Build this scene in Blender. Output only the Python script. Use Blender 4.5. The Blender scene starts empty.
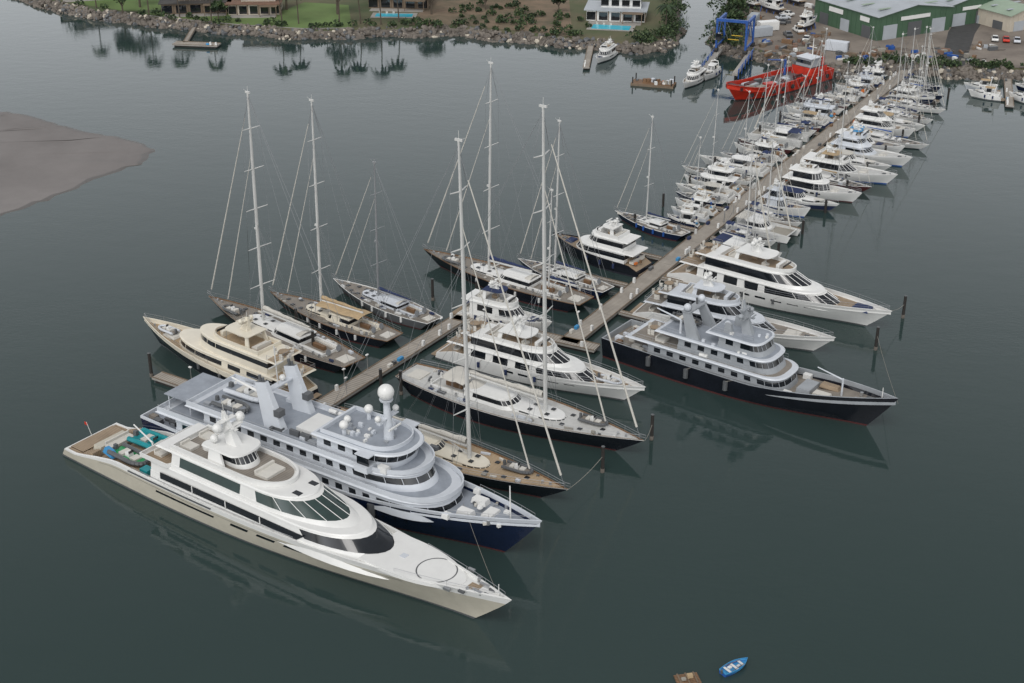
import bpy, bmesh, math, random
from mathutils import Vector, Matrix
random.seed(7)
sc=bpy.context.scene
# ------------------------------------------------------------------ camera
cd=bpy.data.cameras.new("Camera"); cam=bpy.data.objects.new("Camera",cd); sc.collection.objects.link(cam); sc.camera=cam
cam.location=(0,0,100); cam.rotation_euler=(math.radians(64),0,0); cd.lens=50; cd.clip_end=20000
# ------------------------------------------------------------------ world (bright overcast: brighter band towards the horizon)
w=bpy.data.worlds.new("World"); sc.world=w; w.use_nodes=True
nt=w.node_tree; bg=nt.nodes['Background']
sky=nt.nodes.new('ShaderNodeTexSky'); sky.sky_type='NISHITA'; sky.sun_disc=False
SE,SR=math.radians(55),math.radians(200)
sky.sun_elevation=SE; sky.sun_rotation=SR; sky.dust_density=3; sky.air_density=1.0
hs=nt.nodes.new('ShaderNodeHueSaturation'); hs.inputs['Saturation'].default_value=0.15
nt.links.new(sky.outputs[0],hs.inputs['Color'])
tcw=nt.nodes.new('ShaderNodeTexCoord'); sx=nt.nodes.new('ShaderNodeSeparateXYZ'); nt.links.new(tcw.outputs['Generated'],sx.inputs[0])
mrw=nt.nodes.new('ShaderNodeMapRange'); mrw.inputs[1].default_value=.18; mrw.inputs[2].default_value=.60; mrw.inputs[3].default_value=.31; mrw.inputs[4].default_value=.118
nt.links.new(sx.outputs[2],mrw.inputs[0]); nt.links.new(mrw.outputs[0],bg.inputs['Strength'])
nt.links.new(hs.outputs[0],bg.inputs['Color'])
sd=bpy.data.lights.new("Sun",'SUN'); sd.energy=.85; sd.angle=math.radians(30); sd.color=(1,.97,.93)
so=bpy.data.objects.new("Sun",sd); sc.collection.objects.link(so)
dirv=Vector((math.sin(SR)*math.cos(SE),math.cos(SR)*math.cos(SE),math.sin(SE)))
so.rotation_euler=dirv.to_track_quat('Z','Y').to_euler()
sc.view_settings.view_transform='Standard'; sc.view_settings.look='None'; sc.view_settings.exposure=0

# ------------------------------------------------------------------ materials
MATS={}
def mat(name,col,rough=.5,metal=0,var=.12,scale=.6,spec=.5,col2=None,bump=0,bscale=8):
    if name in MATS: return MATS[name]
    m=bpy.data.materials.new(name); m.use_nodes=True; n=m.node_tree.nodes; l=m.node_tree.links
    p=n['Principled BSDF']; p.inputs['Roughness'].default_value=rough; p.inputs['Metallic'].default_value=metal
    p.inputs['Specular IOR Level'].default_value=spec
    tc=n.new('ShaderNodeTexCoord'); ns=n.new('ShaderNodeTexNoise'); ns.inputs['Scale'].default_value=scale
    ns.inputs['Detail'].default_value=6; ns.inputs['Roughness'].default_value=.65
    l.new(tc.outputs['Object'],ns.inputs['Vector'])
    mx=n.new('ShaderNodeMix'); mx.data_type='RGBA'
    c2=col2 if col2 else tuple(c*(1-var) for c in col)
    mr=n.new('ShaderNodeMapRange'); mr.inputs[1].default_value=.35; mr.inputs[2].default_value=.68
    l.new(ns.outputs[0],mr.inputs[0]); l.new(mr.outputs[0],mx.inputs[0])
    mx.inputs[6].default_value=(*col,1); mx.inputs[7].default_value=(*c2,1); l.new(mx.outputs[2],p.inputs['Base Color'])
    if bump:
        bn=n.new('ShaderNodeBump'); bn.inputs['Strength'].default_value=.6; bn.inputs['Distance'].default_value=bump
        n2=n.new('ShaderNodeTexNoise'); n2.inputs['Scale'].default_value=bscale; n2.inputs['Detail'].default_value=5
        l.new(tc.outputs['Object'],n2.inputs['Vector']); l.new(n2.outputs[0],bn.inputs['Height']); l.new(bn.outputs[0],p.inputs['Normal'])
    MATS[name]=m; return m
def plankmat(name,col,dark,w=.35,rough=.7,axis='Y'):
    m=bpy.data.materials.new(name); m.use_nodes=True; n=m.node_tree.nodes; l=m.node_tree.links
    p=n['Principled BSDF']; p.inputs['Roughness'].default_value=rough
    tc=n.new('ShaderNodeTexCoord'); wv=n.new('ShaderNodeTexWave'); wv.wave_type='BANDS'; wv.bands_direction=axis
    wv.inputs['Scale'].default_value=.314/w; wv.inputs['Distortion'].default_value=0
    l.new(tc.outputs['Object'],wv.inputs['Vector'])
    ns=n.new('ShaderNodeTexNoise'); ns.inputs['Scale'].default_value=.5; ns.inputs['Detail'].default_value=6; l.new(tc.outputs['Object'],ns.inputs['Vector'])
    mr=n.new('ShaderNodeMapRange'); mr.inputs[1].default_value=.0; mr.inputs[2].default_value=.12; l.new(wv.outputs[1],mr.inputs[0])
    mx=n.new('ShaderNodeMix'); mx.data_type='RGBA'; mx.inputs[6].default_value=(*dark,1); mx.inputs[7].default_value=(*col,1); l.new(mr.outputs[0],mx.inputs[0])
    m2=n.new('ShaderNodeMix'); m2.data_type='RGBA'; m2.blend_type='MULTIPLY'; m2.inputs[0].default_value=.55
    cr=n.new('ShaderNodeMapRange'); cr.inputs[1].default_value=.3; cr.inputs[2].default_value=.7; cr.inputs[3].default_value=.6; cr.inputs[4].default_value=1.1
    l.new(ns.outputs[0],cr.inputs[0]); l.new(mx.outputs[2],m2.inputs[6]); l.new(cr.outputs[0],m2.inputs[7]); l.new(m2.outputs[2],p.inputs['Base Color'])
    MATS[name]=m; return m
mat('white',(.72,.72,.70),.3,var=.07)
mat('whitedeck',(.54,.54,.52),.55,var=.18,scale=1.2)
mat('cream',(.70,.65,.54),.35,var=.1)
mat('champagne',(.50,.47,.39),.22,var=.10)
mat('ltgrey',(.57,.60,.64),.35,var=.08)
mat('shipgrey',(.31,.33,.35),.4,var=.15)
mat('dkgrey',(.10,.105,.11),.4)
mat('greydeck',(.30,.33,.375),.6,var=.25,scale=.5)
mat('navy',(.008,.016,.045),.10,var=.2)
mat('black',(.010,.012,.018),.10,var=.3)
mat('antifoul',(.02,.02,.03),.6)
mat('redfoul',(.08,.02,.02),.6)
mat('red',(.58,.035,.015),.4,var=.35)
mat('blue',(.02,.09,.34),.45,var=.2)
mat('ltblue',(.05,.28,.55),.5,var=.2)
mat('turq',(.01,.27,.30),.4,var=.3)
mat('green',(.03,.28,.10),.4)
mat('glass',(.010,.013,.017),.06,var=.3,spec=.8)
mat('gglass',(.03,.055,.05),.05,var=.3,spec=.8)
mat('steel',(.55,.56,.57),.3,metal=.8)
mat('mastw',(.58,.58,.56),.35)
mat('mastgrey',(.32,.33,.34),.35,metal=.3)
mat('rig',(.20,.21,.22),.5)
mat('canvas',(.46,.34,.20),.9,var=.25,scale=1.5)
mat('canvasb',(.02,.035,.10),.9,var=.3)
mat('canvasw',(.56,.54,.49),.9,var=.15)
mat('cushion',(.60,.58,.53),.9)
mat('orange',(.6,.16,.03),.6)
mat('rubber',(.03,.03,.03),.8)
mat('rope',(.30,.28,.24),.9)
mat('wood',(.20,.115,.06),.6,var=.3)
mat('pile',(.030,.026,.023),.8,var=.4)
mat('concrete',(.36,.34,.31),.85,var=.3,scale=.15)
mat('rock',(.20,.175,.15),.95,var=.6,scale=.35,bump=.2,bscale=2)
mat('trunk',(.10,.08,.06),.9,var=.3)
mat('leafA',(.035,.07,.022),.7,var=.5,scale=.5)
mat('leafB',(.075,.115,.04),.7,var=.4,scale=.5)
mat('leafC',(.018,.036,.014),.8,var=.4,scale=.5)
mat('asphalt',(.06,.06,.06),.9,var=.3)
mat('pool',(.05,.50,.65),.05,var=.1)
mat('shedgreen',(.06,.12,.07),.6,var=.2,scale=.2)
mat('roofgrey',(.40,.43,.46),.5,var=.2,scale=.15)
mat('rooflt',(.30,.38,.29),.6,var=.2,scale=.15)
mat('roofdk',(.07,.065,.06),.7,var=.3)
mat('tile',(.22,.13,.09),.8,var=.3)
mat('stucco',(.50,.45,.37),.85,var=.15,scale=.3)
mat('timber',(.19,.14,.095),.7,var=.3)
mat('yellow',(.6,.40,.03),.5)
plankmat('teak',(.33,.25,.17),(.10,.07,.045),.3)
plankmat('teakgrey',(.27,.24,.205),(.09,.08,.07),.3)
plankmat('teakgold',(.44,.33,.21),(.16,.10,.06),.3)
plankmat('dockplank',(.36,.325,.28),(.11,.09,.07),.5,axis='X')

# ------------------------------------------------------------------ mesh builder
class B:
    def __init__(s): s.v=[]; s.f=[]; s.m=[]; s.mats=[]
    def mi(s,n):
        if n not in s.mats: s.mats.append(n)
        return s.mats.index(n)
    def add(s,vs,fs,m):
        o=len(s.v); s.v+= [tuple(p) for p in vs]
        for i,f in enumerate(fs):
            s.f.append([o+k for k in f]); s.m.append(s.mi(m[i] if isinstance(m,list) else m))
    def box(s,c,d,m,rot=0,top=1.0,topx=None,mt=None):
        if topx is None: topx=top
        cx,cy,cz=c; dx,dy,dz=d[0]/2,d[1]/2,d[2]
        ca,sa=math.cos(rot),math.sin(rot); vs=[]
        for z,kx,ky in ((cz,1,1),(cz+dz,topx,top)):
            for a,b in ((-1,-1),(1,-1),(1,1),(-1,1)):
                x=a*dx*kx; y=b*dy*ky; vs.append((cx+x*ca-y*sa,cy+x*sa+y*ca,z))
        s.add(vs,[(0,3,2,1),(4,5,6,7),(0,1,5,4),(1,2,6,5),(2,3,7,6),(3,0,4,7)],[m,mt or m,m,m,m,m])
    def cyl(s,p0,p1,r0,r1=None,m='steel',n=8,sy=1.0):
        if r1 is None: r1=r0
        p0=Vector(p0); p1=Vector(p1); d=(p1-p0)
        if d.length<1e-6: return
        d.normalize(); a=Vector((0,0,1)) if abs(d.z)<.9 else Vector((1,0,0))
        u=d.cross(a).normalized(); w=d.cross(u); vs=[]
        for p,r in ((p0,r0),(p1,r1)):
            for i in range(n):
                t=2*math.pi*i/n; vs.append(p+u*math.cos(t)*r+w*math.sin(t)*r*sy)
        fs=[(i,(i+1)%n,n+(i+1)%n,n+i) for i in range(n)]+[tuple(range(n-1,-1,-1)),tuple(range(n,2*n))]
        s.add(vs,fs,m)
    def wire(s,p0,p1,r=.03,m='rig'): s.cyl(p0,p1,r,r,m,3)
    def sph(s,c,r,m,n=10,k=6,sz=1.0):
        vs=[];fs=[]
        for j in range(k+1):
            ph=-math.pi/2+math.pi*j/k
            for i in range(n):
                t=2*math.pi*i/n; vs.append((c[0]+r*math.cos(ph)*math.cos(t),c[1]+r*math.cos(ph)*math.sin(t),c[2]+r*sz*math.sin(ph)))
        for j in range(k):
            for i in range(n): fs.append((j*n+i,j*n+(i+1)%n,(j+1)*n+(i+1)%n,(j+1)*n+i))
        s.add(vs,fs,m)
    def grid(s,rows,mf,close=False):
        nr=len(rows); nc=len(rows[0]); vs=[p for r in rows for p in r]; fs=[];ms=[]
        for r in range(nr-1):
            for c in range(nc if close else nc-1):
                c2=(c+1)%nc; fs.append((r*nc+c,r*nc+c2,(r+1)*nc+c2,(r+1)*nc+c)); ms.append(mf(r,c) if callable(mf) else mf)
        s.add(vs,fs,ms)
    def slab(s,ol,z0,z1,ms,mt):
        n=len(ol); vs=[(x,y,z0) for x,y in ol]+[(x,y,z1) for x,y in ol]
        s.add(vs,[(i,(i+1)%n,n+(i+1)%n,n+i) for i in range(n)]+[tuple(range(n-1,-1,-1))],ms)
        s.add([(x,y,z1) for x,y in ol],[tuple(range(n))],mt)
    def rail(s,pts,h=1.0,m='steel',st=2.0,n=2,r=.022):
        for a,b in zip(pts[:-1],pts[1:]):
            a=Vector(a);b=Vector(b);L=(b-a).length
            for k in range(n): 
                up=Vector((0,0,h*(k+1)/n)); s.wire(a+up,b+up,r if k<n-1 else r*1.4,m)
            q=max(1,int(L/st))
            for i in range(q): p=a+(b-a)*i/q; s.wire(p,p+Vector((0,0,h)),r,m)
        p=Vector(pts[-1]); s.wire(p,p+Vector((0,0,h)),r,m)
    def obj(s,name,loc=(0,0,0),rot=0,smooth=30,data=None):
        if data is None:
            me=bpy.data.meshes.new(name); me.from_pydata(s.v,[],s.f)
            for k in s.mats: me.materials.append(MATS[k])
            me.polygons.foreach_set('material_index',s.m); me.update()
            bm=bmesh.new(); bm.from_mesh(me); bmesh.ops.remove_doubles(bm,verts=bm.verts,dist=.0004); bmesh.ops.recalc_face_normals(bm,faces=bm.faces); bm.to_mesh(me); bm.free()
            if smooth:
                me.polygons.foreach_set('use_smooth',[True]*len(me.polygons)); me.set_sharp_from_angle(angle=math.radians(smooth))
        else: me=data
        o=bpy.data.objects.new(name,me); o.location=loc; o.rotation_euler=(0,0,rot); sc.collection.objects.link(o); return o

# ------------------------------------------------------------------ outlines
def outline(x0,x1,w,nose,p=2.2,wa=1.0,step=1.5):
    half=[]
    xs=x1-nose
    n=max(1,int((xs-x0)/step))
    for i in range(n):
        t=i/n; x=x0+(xs-x0)*t; yy=w*(wa+(1-wa)*min(1,t*2.0)); half.append((x,yy))
    m=9
    for i in range(m):
        a=math.pi/2*i/m; half.append((xs+nose*math.sin(a)**(2/p),w*math.cos(a)**(2/p)))
    return [(x,-y) for x,y in half]+[(x1,0)]+[(x,y) for x,y in reversed(half)]
def tier(b,x0,x1,w,z0,z1,nose=3,rake=1.5,arake=0,tum=.05,band=(.42,.86),wall='white',glass='glass',gf=None,mull=0,
         roof='white',ov=.35,rx0=None,p=2.2,wa=1.0,thick=.22,rooftop=None,step=1.5,inset=.06,posts=True):
    loop=outline(x0,x1,w,nose,p,wa,step)
    def row(k,ins=0):
        z=z0+(z1-z0)*k; r=[]
        for x,y in loop:
            f=max(0,(x-(x0+(x1-x0)*.45))/((x1-x0)*.55)); 
            X=x-rake*k*f**1.3 + arake*k*(1-min(1,(x-x0)/3))
            Y=y*(1-tum*k)
            if ins:
                X-=ins*(1 if x>x1-nose*.6 else 0)*1.2; Y-=math.copysign(min(ins,abs(y)),y) if abs(y)>.01 else 0
                if x<=x0+.01: X+=ins
            r.append((X,Y,z))
        return r
    ba,bb=band
    rows=[row(0),row(ba),row(ba,inset),row(bb,inset),row(bb),row(1)]
    n=len(loop)
    def mf(r,c):
        if r!=2: return wall
        a=loop[c];d=loop[(c+1)%n]; xm=(a[0]+d[0])/2
        if gf and not gf(xm): return wall
        if mull and xm<x1-nose and c%mull==0 and a[0]!=d[0]: return wall
        return glass
    b.grid(rows,mf,close=True)
    if posts:
        for c,(x,y) in enumerate(loop):
            if x>x1-nose*.9 and c%2==0 and (not gf or gf(x)):
                a=Vector(rows[2][c]);d=Vector(rows[3][c]); o_=Vector((.03,math.copysign(.03,y),0)); b.cyl(a+o_,d+o_,.05,.05,wall,4)
    if roof:
        top=rows[-1]; ex=[]
        X0=rx0 if rx0 is not None else x0-ov
        for (X,Y,z),(x,y) in zip(top,loop):
            t=min(1,max(0,(X-x0)/max(.1,(top[len(loop)//2][0]-x0))))
            XX=X+ov*(t**2) 
            if x<=x0+.01: XX=X0
            ex.append((XX,Y*(1+ov/max(w,.5))))
        nn=len(ex); zt=z1+thick; cx=(X0+x1)/2
        ring0=[(x,y,z1) for x,y in ex]; 
        ring1=[(cx+(x-cx)*.985,y*.965,zt) for x,y in ex]
        ring2=[(cx+(x-cx)*.93,y*.86,zt+.03) for x,y in ex]
        b.grid([ring0,ring1],roof,close=True); b.grid([ring1,ring2],roof,close=True)
        b.add(ring2,[tuple(range(nn))],rooftop or roof); b.add(ring0,[tuple(range(nn-1,-1,-1))],roof)
def parapet(b,x0,x1,w,z,h,m='white',nose=3,p=2.2,t=.15,openaft=False):
    o=outline(x0,x1,w,nose,p,step=1.5); cx=(x0+x1)/2
    i_=[(cx+(x-cx)*(1-2*t/(x1-x0)),y*(1-t/w)) for x,y in o]
    b.grid([[(x,y,z) for x,y in o],[(x,y,z+h) for x,y in o],[(x,y,z+h) for x,y in i_],[(x,y,z) for x,y in i_]],m,close=not openaft)

class Hull:
    def __init__(s,b,L,Bm,ztop,bulw=.8,sm=.45,bs=.85,p=2.2,rakeB=3,rakeS=0,fl=(.04,.75),mats=None,deck='teak',n=36,cap=.18,capm=None,rows=None):
        s.L,s.Bm,s.zt=L,Bm,ztop; s.sm,s.bs,s.p=sm,bs,p; s.rb,s.rs,s.fl=rakeB,rakeS,fl
        s.bulw=bulw if callable(bulw) else (lambda t:bulw)
        S=[(i/n)**.85 for i in range(n)]
        S=[t for t in S if t<.93]+[.93,.955,.975,.988,.996,1.0]
        s.S=S
        K=rows or [(-.5,'z'),(0,'z'),(.28,'z'),(.33,'f'),(.66,'f'),(.9,'f'),(1,'f')]
        hm=mats or ['antifoul','antifoul','white','white','white','white']
        for sg in (1,-1):
            R=[]
            for k,ty in K:
                r=[]
                for t in S:
                    zt=ztop(t); z=k if ty=='z' else .28+(zt-.28)*k
                    x,y=s.pt(t,z); r.append((x,sg*y,z))
                R.append(r)
            b.grid(R,lambda r,c:hm[r])
            if sg==1: Rp=R
            else: Rn=R
        b.grid([[a[0] for a in Rp],[a[0] for a in Rn]],lambda r,c:hm[c])
        cm=capm or hm[-1]; ins=[];dk=[]
        for sg in (1,-1):
            o=Rp[-1] if sg==1 else Rn[-1]
            a=[];d=[]
            for (x,y,z),t in zip(o,S):
                yy=max(0,abs(y)-cap); xx=min(x,L-.5*cap*3)+(cap if t==0 else 0)
                a.append((xx,sg*yy,z+.015)); d.append((xx,sg*yy*.995,z-s.bulw(t)))
            b.grid([o,a,d],lambda r,c:cm)
            ins.append(a); dk.append(d)
        b.grid([dk[0],[(p_[0],0,p_[2]+.05) for p_ in dk[0]],dk[1]],lambda r,c:deck(S[c]) if callable(deck) else deck)
        b.grid([[ins[0][0],dk[0][0]],[ins[1][0],dk[1][0]]],cm)
        b.grid([[Rp[-1][0],ins[0][0]],[Rn[-1][0],ins[1][0]]],cm)
    def half(s,t):
        if t<s.sm: return s.Bm/2*(s.bs+(1-s.bs)*math.sin(math.pi/2*t/s.sm))
        return s.Bm/2*max(0,1-((t-s.sm)/(1-s.sm))**s.p)
    def pt(s,t,z):
        zt=s.zt(t); kk=max(0,min(1,z/zt)); kz=1-kk
        x=t*(s.L-s.rb*kz**1.1)+(1-t)**3*s.rs*kz
        y=s.half(t)*(1-(s.fl[0]+(s.fl[1]-s.fl[0])*t**3)*kz**1.3)
        if z<0: y*=.85
        return x,y
    def gun(s,t,side=1,ins=.1,dz=0): 
        return (t*s.L,side*max(0,s.half(t)-ins),s.zt(t)+dz)
    def deckz(s,t): return s.zt(t)-s.bulw(t)
    def rail(s,b,t0,t1,h=1.0,st=2,n=2,ins=.12):
        for sg in (1,-1):
            N=max(4,int((t1-t0)*s.L/3)); pts=[s.gun(t0+(t1-t0)*i/N,sg,ins) for i in range(N+1)]
            b.rail(pts,h,'steel',st,n)

def place(b,name,stern,bow):
    s=Vector((stern[0],stern[1])); w_=Vector((bow[0],bow[1])); d=(w_-s); a=math.atan2(d.y,d.x)
    return b.obj(name,(s.x,s.y,0),a)
def fenders(b,H,ts,sides=(1,-1),r=.3,l=1.2,m='white'):
    for t in ts:
        for sg in sides:
            z=H.zt(t)-H.zt(t)*.55; x,y=H.pt(t,z); b.cyl((x,sg*(y+r),z),(x,sg*(y+r),z+l),r,r,m,8); b.wire((x,sg*(y+r),z+l),H.gun(t,sg,0),.03,'rope')
def lounge(b,x,y,z,l=2,w_=1.4,m='cushion',rot=0):
    b.box((x,y,z),(l,w_,.4),m,rot); b.box((x-l*.42*math.cos(rot),y-l*.42*math.sin(rot),z+.4),(l*.16,w_,.35),m,rot)
def chairs(b,x,y,z,rng,tm='teak'):
    b.cyl((x,y,z),(x,y,z+.7),.12,.12,'steel',6); b.cyl((x,y,z+.7),(x,y,z+.78),.8,.8,tm,12)
    for i in range(5):
        a=i*1.256+rng.random(); b.box((x+1.25*math.cos(a),y+1.25*math.sin(a),z),(.5,.5,.45),'cushion',a); b.box((x+1.5*math.cos(a),y+1.5*math.sin(a),z+.45),(.1,.5,.45),'cushion',a)
def tender(b,c,L=5,m='white',rot=0,tube='ltgrey',inner='teakgrey'):
    bb=B(); W=L*.38; pts=[]
    for i in range(13):
        t=i/12
        if t<.55: pts.append((-L/2+t/.55*L*.62,W/2))
        else:
            a=(t-.55)/.45*math.pi/2; pts.append((-L/2+L*.62+L*.36*math.sin(a),W/2*math.cos(a)))
    for sg in (1,-1):
        for p,q in zip(pts[:-1],pts[1:]): bb.cyl((p[0],sg*p[1],.45),(q[0],sg*q[1],.45),L*.05,L*.05,tube,8)
    bb.grid([[(x,y*.1,0) for x,y in pts],[(x,y*.9,.35) for x,y in pts]],m); bb.grid([[(x,-y*.1,0) for x,y in pts],[(x,-y*.9,.35) for x,y in pts]],m)
    bb.grid([[(x,y*.9,.36) for x,y in pts],[(x,-y*.9,.36) for x,y in pts]],inner)
    bb.box((-.05*L,0,.36),(L*.14,W*.35,.6),m,0,.8); bb.box((-.2*L,0,.36),(L*.14,W*.6,.35),'cushion'); bb.box((.16*L,0,.36),(L*.18,W*.5,.25),'cushion')
    bb.box((-L*.5,0,.3),(L*.09,L*.08,.75),'dkgrey',0,.8); bb.box((.02*L,0,.9),(.06,W*.32,.35),'glass')
    ca,sa=math.cos(rot),math.sin(rot)
    b.add([(c[0]+x*ca-y*sa,c[1]+x*sa+y*ca,c[2]+z) for x,y,z in bb.v],bb.f,[bb.mats[k] for k in bb.m])
def radarmast(b,x,z,h,w_=1.6,m='white',domes=True,rake=-.8,dr=.6):
    b.grid([[(x-.8,-w_*.3,z),(x+.8,-w_*.22,z),(x+.8,w_*.22,z),(x-.8,w_*.3,z)],[(x-.5+rake,-w_*.16,z+h*.6),(x+.25+rake,-w_*.12,z+h*.6),(x+.25+rake,w_*.12,z+h*.6),(x-.5+rake,w_*.16,z+h*.6)],
            [(x-.3+rake*1.3,-.1,z+h*.85),(x+.1+rake*1.3,-.1,z+h*.85),(x+.1+rake*1.3,.1,z+h*.85),(x-.3+rake*1.3,.1,z+h*.85)]],m,close=True)
    b.box((x+rake*.7,0,z+h*.42),(1.0,w_*1.6,.14),m); b.box((x+rake,0,z+h*.62),(.8,w_*1.1,.12),m)
    b.box((x+rake*.7+.9,0,z+h*.42),(1.0,.5,.12),m); b.box((x+rake*.7+1.1,0,z+h*.42+.2),(.18,1.9,.14),m); b.cyl((x+rake*.7+1.1,0,z+h*.42+.1),(x+rake*.7+1.1,0,z+h*.42+.22),.2,.2,m)
    if domes:
        for sg in (1,-1):
            b.cyl((x+rake*.7,sg*w_*.8,z+h*.42+.1),(x+rake*.7,sg*w_*.8,z+h*.42+.3),dr*.6,dr*.5,m,8); b.sph((x+rake*.7,sg*w_*.8,z+h*.42+.3+dr*.7),dr,m)
    for dx,dy,hh in ((0,.3,.5),(-.2,-.4,.7),(0,w_*.5,.8),(0,-w_*.5,.6)):
        b.wire((x+rake+dx,dy,z+h*.62),(x+rake+dx,dy,z+h*(.62+hh*.4)),.03,'mastw')
    b.wire((x+rake*1.3,0,z+h*.8),(x+rake*1.4,0,z+h*1.15),.05,'mastw')
def mast(b,x,z,H,base=.3,m='mastw',nsp=5,sp=3.0,chain=None,bowp=None,sternp=None,rake=.02,furl=('canvasw',.16),boom=None,stays2=None,boomz=2.2,cover='canvas'):
    top=(x-H*rake,0,z+H); wr=.03 if H>25 else .02
    P=lambda k:(x-H*rake*k,0,z+H*k)
    b.cyl(P(0),P(.6),base,base*.9,m,10,.7); b.cyl(P(.6),P(1),base*.9,base*.55,m,10,.7)
    b.box((top[0],0,top[2]),(base*3,.25,.3),m); b.wire((top[0],0,top[2]),(top[0],0,top[2]+H*.03),.04,m); b.wire((top[0]+.3,0,top[2]+.2),(top[0]+.9,0,top[2]+.5),.03,m)
    b.box((x+base*.9-H*rake*.42,0,z+H*.42),(.5,.35,.3),m)
    for sg in (1,-1):
        prev=(chain[0],sg*chain[1],chain[2])
        for i in range(nsp):
            k=(i+1)/(nsp+.85); q=P(k); tip=(q[0]-.25*sp*(1-.4*k)*.6,sg*sp*(1-.45*k),q[2]+.15)
            b.cyl(q,tip,base*.32,base*.18,m,6); b.wire(prev,tip,wr*.9); b.wire((tip),P(min(1,k+1/(nsp+.85))),wr*.6)
            if i==0: b.wire((chain[0]+.4,sg*chain[1],chain[2]),q,wr*.8); b.wire((chain[0]-.6,sg*chain[1],chain[2]),q,wr*.8)
            prev=tip
        b.wire(prev,P(.985),wr*.9)
    if bowp: 
        fm,fr=furl; a=Vector(P(.97)); c=Vector(bowp); b.wire(a,c,.035); b.cyl(c+(a-c)*.04,c+(a-c)*.92,fr,fr*.5,fm,6)
        if stays2: c2=Vector(stays2); a2=Vector(P(.76)); b.cyl(c2+(a2-c2)*.04,a2,fr*.8,fr*.35,fm,6)
    if sternp:
        for sg in (1,-1): b.wire(P(.99),(sternp[0],sg*sternp[1],sternp[2]),wr)
    if boom:
        z1=z+boomz; b.cyl((x-.3,0,z1),(x-boom,0,z1+.25),base*.75,base*.6,m,8)
        n=12; rows=[]
        for i in range(n+1):
            t=i/n; xx=x-.4-(boom-.8)*t; r=base*(1.9-1.2*t)*(1+.12*math.sin(i*2.1)); zc=z1+base*.7+.25*t
            rows.append([(xx,r*.62*math.cos(a_),zc+r*.75*(1+math.sin(a_))*.9) for a_ in [2*math.pi*j/8 for j in range(8)]])
        b.grid(rows,cover,close=True)
        b.wire((x-boom,0,z1+.25),P(.99),wr*.8); b.cyl((x-.4,0,z+.6),(x-boom*.28,0,z1),.09,.09,m,5)
        for k in (.35,.6,.85):
            for sg in (1,-1): b.wire((x-boom*k,sg*.3,z1+.5),P(.45),.012)

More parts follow.
